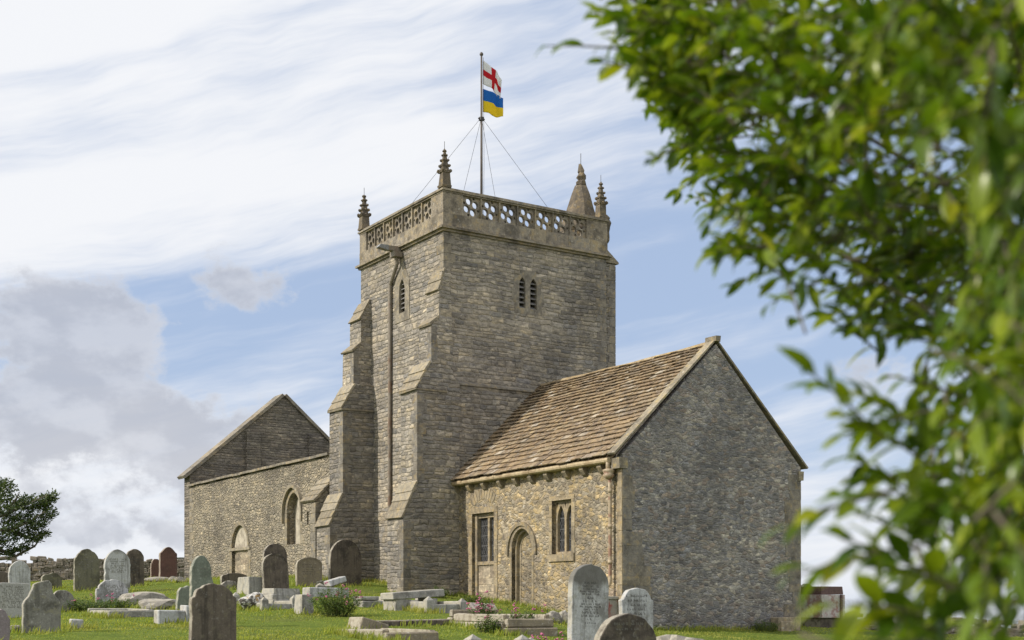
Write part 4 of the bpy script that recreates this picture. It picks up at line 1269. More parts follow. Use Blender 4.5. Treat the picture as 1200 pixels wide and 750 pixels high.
# left foreground
headstone('square', 'tablet', -6, 33.5, 683, 'large square light grey tablet covered with worn lettering', base=724, th=.12, side=R(2), rows=R8(11, .86, .28, .82, .028), ins=M_INS2)
headstone('flared', 'grey', 25.5, 71.5, 680, 'grey lichened headstone with narrow broken head and wide body', base=741, th=.13, rows=R8(6, .78, .55, .36, .02), ins=M_INS2)
headstone('oval', 'grey', 57, 88.5, 691, 'dark round stone just behind the broken-headed one', base=716, th=.13, rows=R8(4, .75, .5, .6, .025), ins=M_INS)
headstone('ragged', 'purple', -14, 12, 713, 'purplish stone at the bottom left corner of the churchyard', Y=20.5, th=.14)
headstone('shouldarc', 'pale2', 111.5, 150.5, 679, 'low white marble headstone with curved shoulders behind flowers', base=709, th=.12, rows=R8(7, .72, .3, .75, .03), ins=M_INS2)
headstone('leaning', 'green', 221.5, 255.5, 651, 'greenish headstone sloping to one side behind the big brown one', Y=25.5, th=.10, rows=R8(3, .8, .7, .4, .02), ins=M_INS2)
headstone('shouldarc', 'brown', 221.5, 277.5, 684, 'big dark brown headstone nearest the camera, with shoulders', Y=20, th=.11)
headstone('ragged', 'green', 205, 226, 686, 'small broken greenish stone leaning beside a white kerb block', base=716, th=.14, side=R(6))
headstone('low', 'brown', 258, 291, 671.5, 'long low dark stone at the foot of the nave wall', base=684.5, th=.15)
headstone('round', 'brown', 307.5, 336.5, 637, 'dark round-topped headstone behind its near twin, beside nave window', base=694, th=.12)
headstone('round', 'brown', 308, 339.5, 648.5, 'nearer of the dark round twins, leaning a little', base=697, th=.10, side=R(-3), lean=R(-2), rim=True)
headstone('segment', 'tan', 346, 377.5, 653, 'wide arched tan headstone before the small nave buttress', base=687, th=.12, rim=True, rows=R8(5, .72, .4, .6, .025), ins=M_INS)
headstone('oval', 'brown', 385, 424, 632, 'tall dark headstone with sunlit edge against the tower buttress', Y=41.0, th=.15)
headstone('low', 'olive', 370.5, 392, 680, 'little olive stone standing on a pale base near the rose bush', base=692, th=.2)
# right foreground
mid = headstone('round', 'pale', 664.5, 713, 661, 'tall grey-white round-topped headstone with many lettered lines', Y=22, th=.11, lean=R(-1), side=R(1.5), rows=[(.775, .36, .03), (.74, .52, .024), (.71, .40, .024), (.68, .58, .024), (.65, .46, .024), (.605, .18, .034), (.57, .42, .03), (.54, .50, .024), (.51, .58, .024), (.48, .42, .024), (.44, .54, .034), (.405, .5, .03), (.37, .16, .024), (.33, .3, .02)])
headstone('shouldarc', 'pale2', 724.5, 766, 689, 'smaller whitish shouldered headstone by the chancel corner', Y=29.2, th=.11, rows=R8(7, .80, .22, .72, .034))
headstone('round', 'brown', 694, 772, 719, 'wide dark round-topped stone cut by the bottom edge', Y=16, th=.14, rows=R8(2, .86, .8, .5, .02), ins=M_INS2)
headstone('gothic', 'tan', 1049, 1062, 733, 'small pointed tan headstone seen beneath the leaves', Y=38, th=.3)
headstone('round', 'grey', 936, 953, 684, 'grey round-topped headstone behind the white tomb', Y=45, th=.13, rim=True)

# ------------------------------------------------------------------ slabs, kerbs, tombs and rocks
def grave_root(name, px, py, label, cat, group=None, yaw=0.0, Y=None):
    p = ground_hit(px, py) if Y is None else on_ground(px, Y)
    o = empty(name, p, YAW + yaw, label, cat, group)
    OBST.append((p.x, p.y, .3))
    return o, p
def kerb(px, py, length, width, hgt_, t, mat, label, posts=0.0, steps=1, far=True, tilt=0.0):
    """root at the near (south-east) corner; length runs west, width north"""
    o, p = grave_root('grave_kerb', px, py, label, 'grave kerb', 'grave kerbs in the grass')
    o.rotation_euler.x = tilt
    def zat(x, y):
        w_ = p + D2 * x + D1 * y
        return hgt(w_.x, w_.y) - p.z
    def bar(x0, x1, y0, y1):
        m = MB()
        zs = zat((x0 + x1) / 2, (y0 + y1) / 2)
        if steps == 2:
            m.box(x0 - .05, x1 + .05, y0 - .05, y1 + .05, zs - .2, zs + hgt_ * .45, .008)
            m.box(x0, x1, y0, y1, zs + hgt_ * .45 + .006, zs + hgt_, .008)
        else: m.box(x0, x1, y0, y1, zs - .2, zs + hgt_, .008)
        m.build('kerb_bar', HS[mat], o, bevel=.02, rough=.006)
    bar(0, width, 0, t); bar(0, t, t, length - t); bar(width - t, width, t, length - t)
    if far: bar(0, width, length - t, length)
    if posts:
        for x in (t / 2, width - t / 2):
            for y in ((t / 2, length - t / 2) if far else (t / 2,)):
                m = MB(); s_ = t * .72; zs = zat(x, y)
                m.box(x - s_, x + s_, y - s_, y + s_, zs - .2, zs + posts)
                m.lathe([(s_ * 1.42, posts), (s_ * .25, posts + s_ * .9), (.01, posts + s_ * 1.0)], (x, y, zs), 4, R(45))
                m.build('post', HS[mat], o, bevel=.008)
    for yy in np.arange(0, length, .35): OBST.append((p.x + D1.x * yy, p.y + D1.y * yy, .18))
    return o, p
def slabs(name, px, py, label, cat, mat, boxes, yaw=0.0, Y=None, group=None, rough=.006):
    """a thing made of one or a few cut blocks; boxes = (part name, x0, x1, y0, y1, z0, z1, tilt about y)"""
    o, p = grave_root(name, px, py, label, cat, group, yaw, Y)
    for pn, x0, x1, y0, y1, z0, z1, tl in boxes:
        m = MB()
        m.box(x0, x1, y0, y1, z0, z1, .01, Matrix.Rotation(tl, 4, 'Y'))
        m.build(pn, HS[mat], o, bevel=.018)
    return o, p
k1, kp = kerb(501, 718, 2.1, 1.0, .20, .13, 'slab', 'pale kerb with pyramid-topped posts below a shifted ledger slab', posts=.27)
o, p = grave_root('ledger_slab', 470, 716, 'thick pale slab lying askew across the posted grave kerb', 'ledger slab', Y=kp.y + 1.0)
m = MB(); m.box(-.35, 1.0, -.32, .32, .26, .42, .01, Matrix.Rotation(R(-4), 4, 'Y')); m.build('slab', HS['slab'], o, bevel=.015)
m = MB(); m.box(-.3, .1, -.3, .3, -.2, .25, .01); m.box(.6, .8, -.3, .3, -.2, .28, .01); m.build('bearer', HS['slab'], o, bevel=.015)
kerb(595, 744, 2.2, 1.08, .30, .14, 'tan', 'two-stepped tan stone kerb with pink valerian growing over it', steps=2)
kerb(453, 752, 2.2, 1.05, .14, .13, 'tan', 'low reddish kerb at the bottom edge with white lichen', far=False)
kerb(128, 724, 1.7, 1.0, .14, .12, 'slab', 'small grey kerb round a flower bed by the white headstone')
kerb(308, 716, 1.9, .85, .13, .11, 'slab', 'pale kerb with square posts round the orange lichened stone', posts=.24)
slabs('sunken_ledger', 428, 736, 'slanted book-shaped stone with orange lichen sunk in grass', 'ledger slab', 'tan', [('slab', -.25, .35, -.3, .3, -.1, .16, R(14))])
slabs('stone_kerb', 482, 732, 'long dark kerb stone half sunk in the long grass', 'grave kerb', 'brown', [('kerb_bar', -.95, 1.05, -.1, .1, -.15, .09, R(-1))])
slabs('tilted_tablet', 567, 716, 'dark grey tablet lying tilted back before the square window', 'tablet', 'purple', [('slab', -.36, .36, -.2, .2, -.05, .10, R(4))])
bpy.data.objects['tilted_tablet'].rotation_euler.x = R(38)
slabs('stacked_slabs', 435, 711, 'two grey slabs stacked flat in the grass below the buttress', 'ledger slab', 'slab', [('slab', -.35, .30, -.25, .25, -.1, .14, 0), ('slab', -.38, .10, -.22, .28, .145, .24, R(1)), ('slab', .32, .62, -.3, .3, -.1, .25, 0)])
slabs('kerb_block', 207, 729, 'whitewashed kerb block with a grey end stone', 'grave kerb', 'pale2', [('block', -.42, .12, -.16, .16, -.15, .24, 0), ('end_stone', .13, .32, -.2, .2, -.15, .34, 0)])
slabs('marker_block', 89.5, 736, 'tiny pale cube-shaped marker alone in the grass', 'grave marker', 'pale2', [('block', -.12, .12, -.09, .09, -.1, .17, 0)])
def chest(name, px, py, label, mat, L_, wid, H, taper, Y=None, yaw=0.0, courses=0):
    o, p = grave_root(name, px, py, label, 'tomb', None, yaw, Y)
    m = MB()
    n = max(1, courses)
    for i in range(n):
        z0, z1 = H * i / n, H * (i + 1) / n - (.008 if i < n - 1 else 0)
        k0, k1_ = 1 - taper * i / n, 1 - taper * (i + 1) / n
        z00 = z0 - .2 if i == 0 else z0
        vs = [(sx * wid / 2 * k, sy * L_ / 2 * k, z) for z, k in ((z00, k0), (z1, k1_)) for sy in (-1, 1) for sx in (-1, 1)]
        m.add(vs, [(0, 2, 3, 1), (4, 5, 7, 6), (0, 1, 5, 4), (2, 6, 7, 3), (0, 4, 6, 2), (1, 3, 7, 5)])
    m.build('body', HS[mat], o, bevel=.015, rough=.008)
    return o, p
chest('coped_tomb', 329, 709, 'tapering pale tomb of level courses before the dark twin stones', 'slab', .9, .85, .40, .22, courses=3)
chest('coped_tomb', 296, 696, 'thick grey tomb end beside the dark twin stones', 'slab', 1.0, .62, .46, .15)
chest('coped_tomb', 356, 719, 'round-shouldered pale tomb end left of the rose bush', 'slab', .45, .34, .42, .28)
slabs('ledger_slab', 383, 700, 'long pale base block under the little olive stone', 'ledger slab', 'pale2', [('block', -.62, .55, -.25, .25, -.15, .26, 0), ('slab', .15, .66, -.1, .3, .27, .42, R(-16))])
def rock(name, px, py, label, mat, sx, sy, sz, seed, Y=None, sub=3, up=.25, power=.35, yaw=0.0, group='rocks in the grass'):
    p = ground_hit(px, py) if Y is None else on_ground(px, Y)
    r_ = random.Random(seed)
    bm = bmesh.new()
    bmesh.ops.create_icosphere(bm, subdivisions=sub, radius=1)
    dirs = [(Vector((r_.gauss(0, 1), r_.gauss(0, 1), r_.gauss(0, 1))).normalized(), r_.uniform(.55, .95)) for _ in range(14)]
    for v in bm.verts:
        d = v.co.normalized(); k = 1.0
        for dd, lim in dirs:
            t = d.dot(dd)
            if t * k > lim: k = lim / t
        k *= 1 + r_.gauss(0, .018)
        v.co = Vector((d.x * k * sx, d.y * k * sy, d.z * k * sz))
    me = bpy.data.meshes.new(name); bm.to_mesh(me); bm.free()
    me.materials.append(HS[mat])
    o = bpy.data.objects.new(name, me); COL.objects.link(o)
    o.location = p + Vector((0, 0, sz * up)); o.rotation_euler = (0, 0, YAW + yaw)
    OBST.append((p.x, p.y, max(sx, sy)))
    return tag(o, label, 'rock', group)
rock('rock', 168, 708, 'long flat grey rock slab in the grass, left one', 'rock', .75, .5, .26, 3)
rock('rock', 190, 713, 'paler sloping rock slab beside the white kerb block', 'rock', .70, .5, .24, 5)
rock('rock', 800, 752, 'big rough whitish boulder at the bottom edge', 'rock', .48, .4, .42, 8, Y=16.6, up=.9)
rock('rock', 267, 690, 'pale boulder at the foot of the low dark stone', 'rock', .35, .3, .28, 9)
rock('rock', 187, 681.5, 'flat pinkish rock under the red headstones', 'rock', .55, .3, .13, 10)
rock('rock', 203, 682, 'small pale rock right of the red headstones', 'rock', .25, .2, .16, 11)
rock('rock', 212, 682.5, 'pale rock nearest the nave corner', 'rock', .32, .2, .15, 12)
rock('lichened_stone', 294, 714, 'rough stone patched with white and orange lichen', 'lichened', .38, .26, .30, 21, up=.5, group=None)
rock('rock', 650, 731, 'broken pale stone heaped behind the two-stepped kerb', 'rock', .30, .22, .26, 14)
rock('rock', 661, 732, 'small grey stone close to the tall lettered headstone', 'rock', .2, .2, .28, 15)
rock('rock', 17.5, 740, 'small rubble lump beside the broken-headed headstone', 'rock', .14, .12, .1, 16)
def post_top(px, Y, label, s_=.11, top=742):
    p = on_ground(px, Y)
    H = (710 - top) / F * Y - p.z
    m = MB()
    m.box(-s_, s_, -s_, s_, -.2, H - s_ * .8)
    m.lathe([(s_ * 1.42, H - s_ * .8), (s_ * .2, H - .01), (.01, H)], (0, 0, 0), 4, R(45))
    o = m.build('grave_post', HS['slab'], None, bevel=.008)
    o.location = p; o.rotation_euler = (0, 0, YAW)
    tag(o, label, 'grave post', 'pyramid-topped grave posts at the bottom edge')
post_top(554, 20, 'pyramid-topped post alone below the pink valerian', .11, 743)
post_top(612, 20, 'pyramid-topped post, left of the close pair', .10, 743.5)
post_top(622, 20.6, 'pyramid-topped post, right of the close pair', .09, 746.5)
post_top(375, 37, 'small pointed finial stone beside the little olive stone', .10, 683)
# white table tomb beyond the chancel
M_TOMB = plain('painted_tomb_panel', (.46, .43, .41), .8, var=.25, scale=8, second=(.28, .12, .11), sec_amt=.7, sec_scale=3.4)
M_TOMBR = plain('tomb_red_stone', (.12, .075, .068), .7, var=.3, scale=14)
o, p = grave_root('table_tomb', 953, 736, 'white table tomb with red stains behind the chancel corner', 'tomb', Y=41.5)
def f(m): m.box(-.4, .62, -.75, .95, .30, 1.02, .004)
part('panel', M_TOMB, o, f, bevel=.01)
part('top_slab', M_TOMBR, o, lambda m: m.prism([(-.38, 1.025), (.60, 1.025), (.56, 1.27), (-.36, 1.27)], lambda u, v, d: (u, d, v), -.70, .9), bevel=.01)
part('leg', M_TOMBR, o, lambda m: m.box(.38, .47, -.80, -.755, -.2, 1.02), bevel=.008)
part('plinth', HS['brown'], o, lambda m: m.box(-.35, .55, -.65, .9, -.3, .295, .01), bevel=.01)
part('corner_block', HS['tan'], o, lambda m: m.box(.70, .95, -.9, -.6, -.2, .22, .02), bevel=.03)

# ------------------------------------------------------------------ drystone boundary walls
def drystone(pts, H, label, seed, top_var=.12, stone=(.34, .2)):
    r_ = random.Random(seed)
    m = MB()
    for (x0, y0), (x1, y1) in zip(pts[:-1], pts[1:]):
        L_ = math.hypot(x1 - x0, y1 - y0); tx, ty = (x1 - x0) / L_, (y1 - y0) / L_
        s_ = 0.0
        z_c = 0
        while z_c < H:
            hh = stone[1] * r_.uniform(.7, 1.2)
            s_ = 0.0
            while s_ < L_:
                w = stone[0] * r_.uniform(.5, 1.6)
                if z_c + hh > H * .9 and r_.random() < .35: s_ += w; continue
                cx, cy = x0 + tx * (s_ + w / 2), y0 + ty * (s_ + w / 2)
                zb = hgt(cx, cy) - .1 + z_c
                M = Matrix.Translation((cx, cy, zb + hh / 2)) @ Matrix.Rotation(math.atan2(ty, tx) + r_.uniform(-.15, .15), 4, 'Z') @ Matrix.Rotation(r_.uniform(-.12, .12), 4, 'Y')
                d = .34 * (1 - .25 * z_c / H) * r_.uniform(.9, 1.15)
                m.box(-w / 2, w / 2, -d, d, -hh / 2, hh / 2 * r_.uniform(1.0, 1.35), .03, M)
                s_ += w * .92
            z_c += hh * .95
    o = m.build('drystone_wall', HS['wallrock'], None, bevel=.03)
    return tag(o, label, 'wall')
drystone([(-32, 60.0), (-22, 61.5), (-12.0, 63.5)], 1.25, 'rough drystone wall along the far left edge of the churchyard', 3, stone=(.26, .17))
drystone([(10.8, 50.5), (17, 53.0), (26, 55)], .62, 'low tumbled field wall beyond the chancel on the right', 5, stone=(.4, .16))

# ------------------------------------------------------------------ grass
nrng = np.random.default_rng(11)
def in_church(P, m=0.0):
    d = P - np.array([P0.x, P0.y])
    a = d @ np.array([D2.x, D2.y]); c = d @ np.array([D1.x, D1.y])
    box_ = lambda x0, x1, y0, y1: (a > x0 - m) & (a < x1 + m) & (c > y0 - m) & (c < y1 + m)
    return box_(0, 6.14, 0, 8.2) | box_(-.45, 6.05, 8.1, 13.8) | box_(-1.2, 7.4, 13.8, 28.6) | box_(-1.9, 0, 8.04, 9.04) | box_(-2.02, 0, 12.8, 13.82) | box_(-1.97, 0, 14.05, 15.1)
def blades(P, hgt_, wid, lean_dir=None):
    n = len(P)
    Z = height_np(P)
    an = nrng.uniform(0, 6.283, n)
    ln = nrng.uniform(.15, .75, n) * hgt_
    la = nrng.normal(.4, 1.3, n)
    ca, sa = np.cos(an) * wid / 2, np.sin(an) * wid / 2
    base = np.column_stack([P, Z - .015])
    v0 = base + np.column_stack([ca, sa, np.zeros(n)]); v1 = base - np.column_stack([ca, sa, np.zeros(n)])
    midp = base + np.column_stack([np.cos(la) * ln * .35, np.sin(la) * ln * .35, hgt_ * .6])
    v2 = midp - .7 * np.column_stack([ca, sa, np.zeros(n)]); v3 = midp + .7 * np.column_stack([ca, sa, np.zeros(n)])
    tip = base + np.column_stack([np.cos(la) * ln, np.sin(la) * ln, hgt_])
    V = np.stack([v0, v1, v2, v3, tip], 1).reshape(-1, 3)
    i = np.arange(n)[:, None] * 5
    F_ = np.concatenate([i + np.array([[0, 1, 2]]), i + np.array([[0, 2, 3]]), i + np.array([[3, 2, 4]])], 0)
    return V, F_
def grass_mat(name, cols, patch):
    m_, q, p = new_mat(name)
    isl = q.n('ShaderNodeNewGeometry').outputs['Random Per Island']
    tcn = q.n('ShaderNodeTexCoord').outputs['Object']
    c = q.ramp(isl, [(i / (len(cols) - 1), k) for i, k in enumerate(cols)])
    n1 = q.noise(tcn, .45, 4, .6); n2 = q.noise(tcn, 2.1, 4, .6)
    c = q.mix(q.smooth(n1, .46, .64, 0, .55), c, patch)
    c = q.mix(1.0, c, q.ramp(n2, [(.3, (.62, .68, .6)), (.7, (1.3, 1.25, 1.2))]), 'MULTIPLY')
    q.put(p.inputs['Base Color'], c)
    p.inputs['Roughness'].default_value = .6
    p.inputs['Specular IOR Level'].default_value = .2
    tr = q.n('ShaderNodeBsdfTranslucent'); q.put(tr.inputs[0], q.mix(1.0, c, (1.5, 1.5, .7, 1), 'MULTIPLY'))
    mx = q.n('ShaderNodeMixShader'); mx.inputs[0].default_value = .4
    o = [n_ for n_ in m_.node_tree.nodes if n_.type == 'OUTPUT_MATERIAL'][0]
    m_.node_tree.links.new(p.outputs[0], mx.inputs[1]); m_.node_tree.links.new(tr.outputs[0], mx.inputs[2]); m_.node_tree.links.new(mx.outputs[0], o.inputs[0])
    return m_
M_GRASS = grass_mat('grass_blades', [(.175, .235, .04), (.23, .285, .05), (.275, .31, .062), (.33, .34, .09), (.20, .26, .046)], (.34, .32, .09, 1))
N = 190000
yy = 14.5 * np.exp(nrng.uniform(0, math.log(56 / 14.5), N))
xx = nrng.uniform(-.46, .44, N) * yy
P = np.column_stack([xx, yy])
P = P[~in_church(P, .0)]
h_ = nrng.uniform(.015, .05, len(P)) * (1 + .5 * np.sin(P[:, 0] * 1.1) * np.sin(P[:, 1] * .9))
w_ = .010 + .0007 * P[:, 1]
V1, F1 = blades(P, h_, w_)
# longer grass against stones and walls
T = []
for (x, y, r_) in OBST:
    n = int(90 + 170 * r_)
    an = nrng.uniform(0, 6.283, n); rr = r_ * nrng.uniform(.5, 1.35, n)
    T.append(np.column_stack([x + np.cos(an) * rr, y + np.sin(an) * rr]))
for (x0, y0, x1, y1) in ((0, 0, 0, 8), (-.45, 9, -.45, 12.8), (-1.9, 8, -1.9, 9), (0, 0, 6, 0), (-1.9, 8, 0, 8), (-1.2, 15, -1.2, 28.6), (-2, 12.8, -2, 15), (-2, 12.75, -.4, 12.75)):
    n = int(math.hypot(x1 - x0, y1 - y0) * 170)
    t = nrng.uniform(0, 1, n)
    lx, ly = x0 + (x1 - x0) * t, y0 + (y1 - y0) * t
    off = np.abs(nrng.normal(0, .16, n))
    if x0 == x1: lx = lx - off
    else: ly = ly - off
    T.append(np.column_stack([P0.x + D2.x * lx + D1.x * ly, P0.y + D2.y * lx + D1.y * ly]))
T = np.concatenate(T); T = T[~in_church(T, -.02)]
V2, F2 = blades(T, nrng.uniform(.05, .20, len(T)) * nrng.uniform(.6, 1.1, len(T)), np.full(len(T), .022))
gr = np_mesh('grass', np.concatenate([V1, V2]), np.concatenate([F1, F2 + len(V1)]), M_GRASS)
tag(gr, kind='stuff')

# ------------------------------------------------------------------ leaves
def leaf_batch(pos, dirs, ups, length, width, curl=.25, fold=.18, ns=4):
    """many folded, drooping leaves: pos, dirs, ups are (n,3); returns verts and quads"""
    n = len(pos)
    dirs = dirs / np.linalg.norm(dirs, axis=1, keepdims=True)
    side = np.cross(dirs, ups); side /= np.maximum(np.linalg.norm(side, axis=1, keepdims=True), 1e-6)
    nor = np.cross(side, dirs)
    V = np.empty((n, (ns + 1) * 3, 3))
    L_ = length[:, None]; W_ = width[:, None]
    for i in range(ns + 1):
        t = i / ns
        w = (math.sin(math.pi * min(1, t * .92 + .06)) ** .8) * (1 - .25 * t)
        if i == ns: w = .03
        c = pos + dirs * L_ * (t - .12 * curl * t * t) - nor * L_ * curl * t * t
        V[:, i * 3 + 0] = c + side * W_ * .5 * w + nor * W_ * fold * w
        V[:, i * 3 + 1] = c
        V[:, i * 3 + 2] = c - side * W_ * .5 * w + nor * W_ * fold * w
    q = []
    for i in range(ns):
        a = i * 3
        q += [(a, a + 1, a + 4, a + 3), (a + 1, a + 2, a + 5, a + 4)]
    q = np.array(q)
    F_ = (np.arange(n)[:, None, None] * ((ns + 1) * 3) + q[None]).reshape(-1, 4)
    return V.reshape(-1, 3), F_
def unit(n): 
    v = nrng.normal(0, 1, (n, 3)); return v / np.linalg.norm(v, axis=1, keepdims=True)

# valerian and rose bushes among the graves
M_BUSH = leafmat('bush_leaf', (.045, .085, .02), (.075, .125, .03), (.12, .16, .045), .5, .3)
M_PINK = plain('valerian_flower', (.42, .13, .22), .7, var=.3, scale=60)
M_STEM = plain('plant_stem', (.11, .12, .04), .7)
def bush(px, py, w, h, label, flowers, seed, Y=None, n=900, lsz=.075, name='flowering_bush', dz=0.0):
    r_ = random.Random(seed)
    p = ground_hit(px, py) if Y is None else on_ground(px, Y)
    o = empty(name, p, 0, label, 'plant', 'plants growing on the graves')
    stems = MB(); pos = []; fl = MB()
    tips = []
    for k in range(int(16 + w * 22)):
        a = r_.uniform(0, 6.283); rr = math.sqrt(r_.random()) * w / 2
        hh = h * r_.uniform(.55, 1.05) * (1 - .45 * (rr / (w / 2)) ** 2)
        b0 = Vector((math.cos(a) * rr * .35, math.sin(a) * rr * .35, dz - .05)); t_ = Vector((math.cos(a) * rr, math.sin(a) * rr * .8, dz + hh))
        m_ = (b0 + t_) / 2 + Vector((r_.uniform(-.05, .05), r_.uniform(-.05, .05), .06))
        stems.tube([b0, m_, t_], [.006, .005, .003], 4, False)
        tips.append(t_)
        for q in range(n // int(16 + w * 22)):
            s_ = r_.uniform(.1, 1) ** .7
            c = b0.lerp(t_, s_) + Vector((r_.gauss(0, .05), r_.gauss(0, .05), r_.gauss(0, .04)))
            pos.append(c)
    pos = np.array(pos); k = len(pos)
    d = unit(k); d[:, 2] = np.abs(d[:, 2]) * .4
    up = unit(k) * .5 + np.array([0, 0, 1.0])
    V, F_ = leaf_batch(pos, d, up, nrng.uniform(.6, 1.3, k) * lsz, nrng.uniform(.32, .5, k) * lsz, .3, .15, 2)
    np_mesh('foliage', V, F_, M_BUSH, o)
    stems.build('stem', M_STEM, o)
    for k in range(flowers):
        t_ = r_.choice(tips) + Vector((r_.uniform(-.1, .1), r_.uniform(-.1, .1), r_.uniform(.0, .16)))
        for q in range(5):
            s_ = r_.uniform(.012, .021)
            c = t_ + Vector((r_.gauss(0, .018), r_.gauss(0, .018), r_.gauss(0, .015)))
            fl.lathe([(s_ * .4, -s_ * .6), (s_, 0), (s_ * .7, s_ * .6), (s_ * .1, s_ * .8)], c, 6)
        stems2 = t_
    if flowers: fl.build('flower_head', M_PINK, o)
    return o
bush(393, 722, 1.15, .72, 'rose bush with pink flowers between pale tomb and ledger slabs', 16, 1, n=2200)
bush(571, 733, .75, .62, 'pink valerian sprawling over the west half of the tan kerb', 18, 2, n=1100, Y=26.4)
bush(612, 738, .62, .50, 'pink valerian at the near corner of the tan kerb', 10, 3, n=800, Y=26.0)
bush(570, 742, .55, .34, 'leafy plant hanging down the front of the tan kerb', 2, 4, n=600, Y=25.2)
bush(632, 728, .6, .34, 'dark leafy valerian inside the tan kerb beside broken stone', 5, 5, n=600, Y=27.0)
bush(104, 716, 1.5, .34, 'green bed of low plants before the white shouldered headstone', 6, 6, n=1500)
bush(142, 712, .9, .24, 'small plants with red flowers right of the white shouldered headstone', 5, 7, n=500)
bush(513, 700, .7, .36, 'yellowish weeds at the foot of the big tower buttress', 0, 8, n=600, Y=38.3)
bush(633, 744, .25, .34, 'single pink valerian stalk beside the close pair of posts', 4, 9, n=120, Y=21)
bush(660, 748, .25, .32, 'single pink valerian stalk at the foot of the tall lettered headstone', 4, 10, n=120, Y=21)
bush(554, 705, .9, .22, 'low weeds under the square chancel window', 0, 11, n=400, Y=37.2)
bush(897, 737, .8, .34, 'dark weeds beside the stub at the chancel corner', 0, 12, n=500, Y=35.2)

# ------------------------------------------------------------------ windswept tree on the left
M_PINE = leafmat('windswept_leaf', (.03, .055, .02), (.055, .085, .025), (.10, .125, .04), .5, .25)
M_BARK = plain('bark', (.10, .085, .07), .9, var=.4, scale=10, bumpd=.02)
TY = 50.0
def TP(px, py, dy=0.0): return Vector(((px - 600) / F * TY, TY + dy, (710 - py) / F * TY))
tb = on_ground(-62, TY)
tr_ = empty('windswept_tree', tb, 0, 'dark windswept evergreen tree leaning in from the left edge', 'tree')
tk = MB()
inv = lambda v: v - tb
trunk = [tb + Vector((0, 0, -.2)), TP(-60, 660), TP(-54, 640), TP(-44, 622)]
tk.tube([inv(v) for v in trunk], [.22, .18, .15, .11], 8)
tk.build('trunk', M_BARK, tr_, smooth=True)
lb = MB()
limbs = [[(-44, 622), (-20, 612), (8, 604), (34, 592), (60, 581)], [(-44, 622), (-15, 622), (14, 622), (38, 612), (58, 600)], [(-50, 632), (-20, 640), (4, 650), (16, 650)],
         [(-20, 612), (-8, 590), (2, 572)], [(8, 604), (20, 590), (30, 580)], [(14, 622), (32, 630), (46, 634)], [(-44, 622), (-50, 595), (-40, 570)], [(-10, 640), (18, 652), (40, 640), (52, 622)], [(-54, 640), (-80, 620), (-100, 600)]]
for i, l in enumerate(limbs):
    dy = rng.uniform(-.7, .7)
    pts = [inv(TP(x, y, dy * k / max(1, len(l) - 1))) for k, (x, y) in enumerate(l)]
    lb.tube(pts, [.085 * (1 - .85 * k / (len(l) - 1)) for k in range(len(l))], 5, False)
lb.build('limb', M_BARK, tr_)
blobs = [(0, 588, 22), (18, 596, 20), (38, 590, 12), (52, 588, 9), (60, 583, 5), (56, 602, 8), (44, 612, 11), (22, 618, 17), (0, 622, 22), (-5, 640, 14), (36, 630, 7), (48, 626, 5), (12, 648, 6), (28, 642, 5), (4, 570, 9), (-30, 592, 28), (-28, 630, 20), (-62, 592, 28), (-90, 600, 22), (-20, 566, 14)]
tips, tw_ = [], MB()
for (bx, by, br) in blobs:
    k = int(br * 4.8)
    for _ in range(k):
        a = rng.uniform(0, 6.283); rr = br * math.sqrt(rng.random())
        dyy = rng.uniform(-1, 1) * math.sqrt(max(0, 1 - (rr / br) ** 2)) * br / F * TY * 1.3
        tips.append(TP(bx + math.cos(a) * rr, by + math.sin(a) * rr * .85, dyy))
pos = []; dr_ = []
for t_ in tips:
    d0 = Vector((rng.uniform(.2, 1), rng.uniform(-.6, .6), rng.uniform(-.1, .8))).normalized()
    for k in range(9):
        pos.append(inv(t_ + d0 * .05 * k - d0 * .2 + Vector((rng.gauss(0, .035), rng.gauss(0, .035), rng.gauss(0, .03)))))
        dr_.append((d0 + Vector((rng.gauss(0, .6), rng.gauss(0, .6), rng.gauss(0, .6)))))
pos = np.array(pos); dr_ = np.array(dr_)
V, F_ = leaf_batch(pos, dr_, unit(len(pos)) + np.array([0, 0, .6]), nrng.uniform(.09, .17, len(pos)), nrng.uniform(.04, .07, len(pos)), .1, .1, 2)
np_mesh('crown', V, F_, M_PINE, tr_)

# ------------------------------------------------------------------ the big leafy shrub overhanging from the right, close to the camera
M_SHRUB = leafmat('shrub_leaf', (.042, .088, .006), (.11, .175, .010), (.25, .30, .018), .30, .34)
M_TWIG = plain('shrub_twig', (.12, .10, .075), .85)
sb = Vector((2.7, 3.3, hgt(2.7, 3.3)))
shrub = empty('leafy_shrub', sb, 0, 'big leafy green shrub overhanging the right side close to the camera', 'shrub')
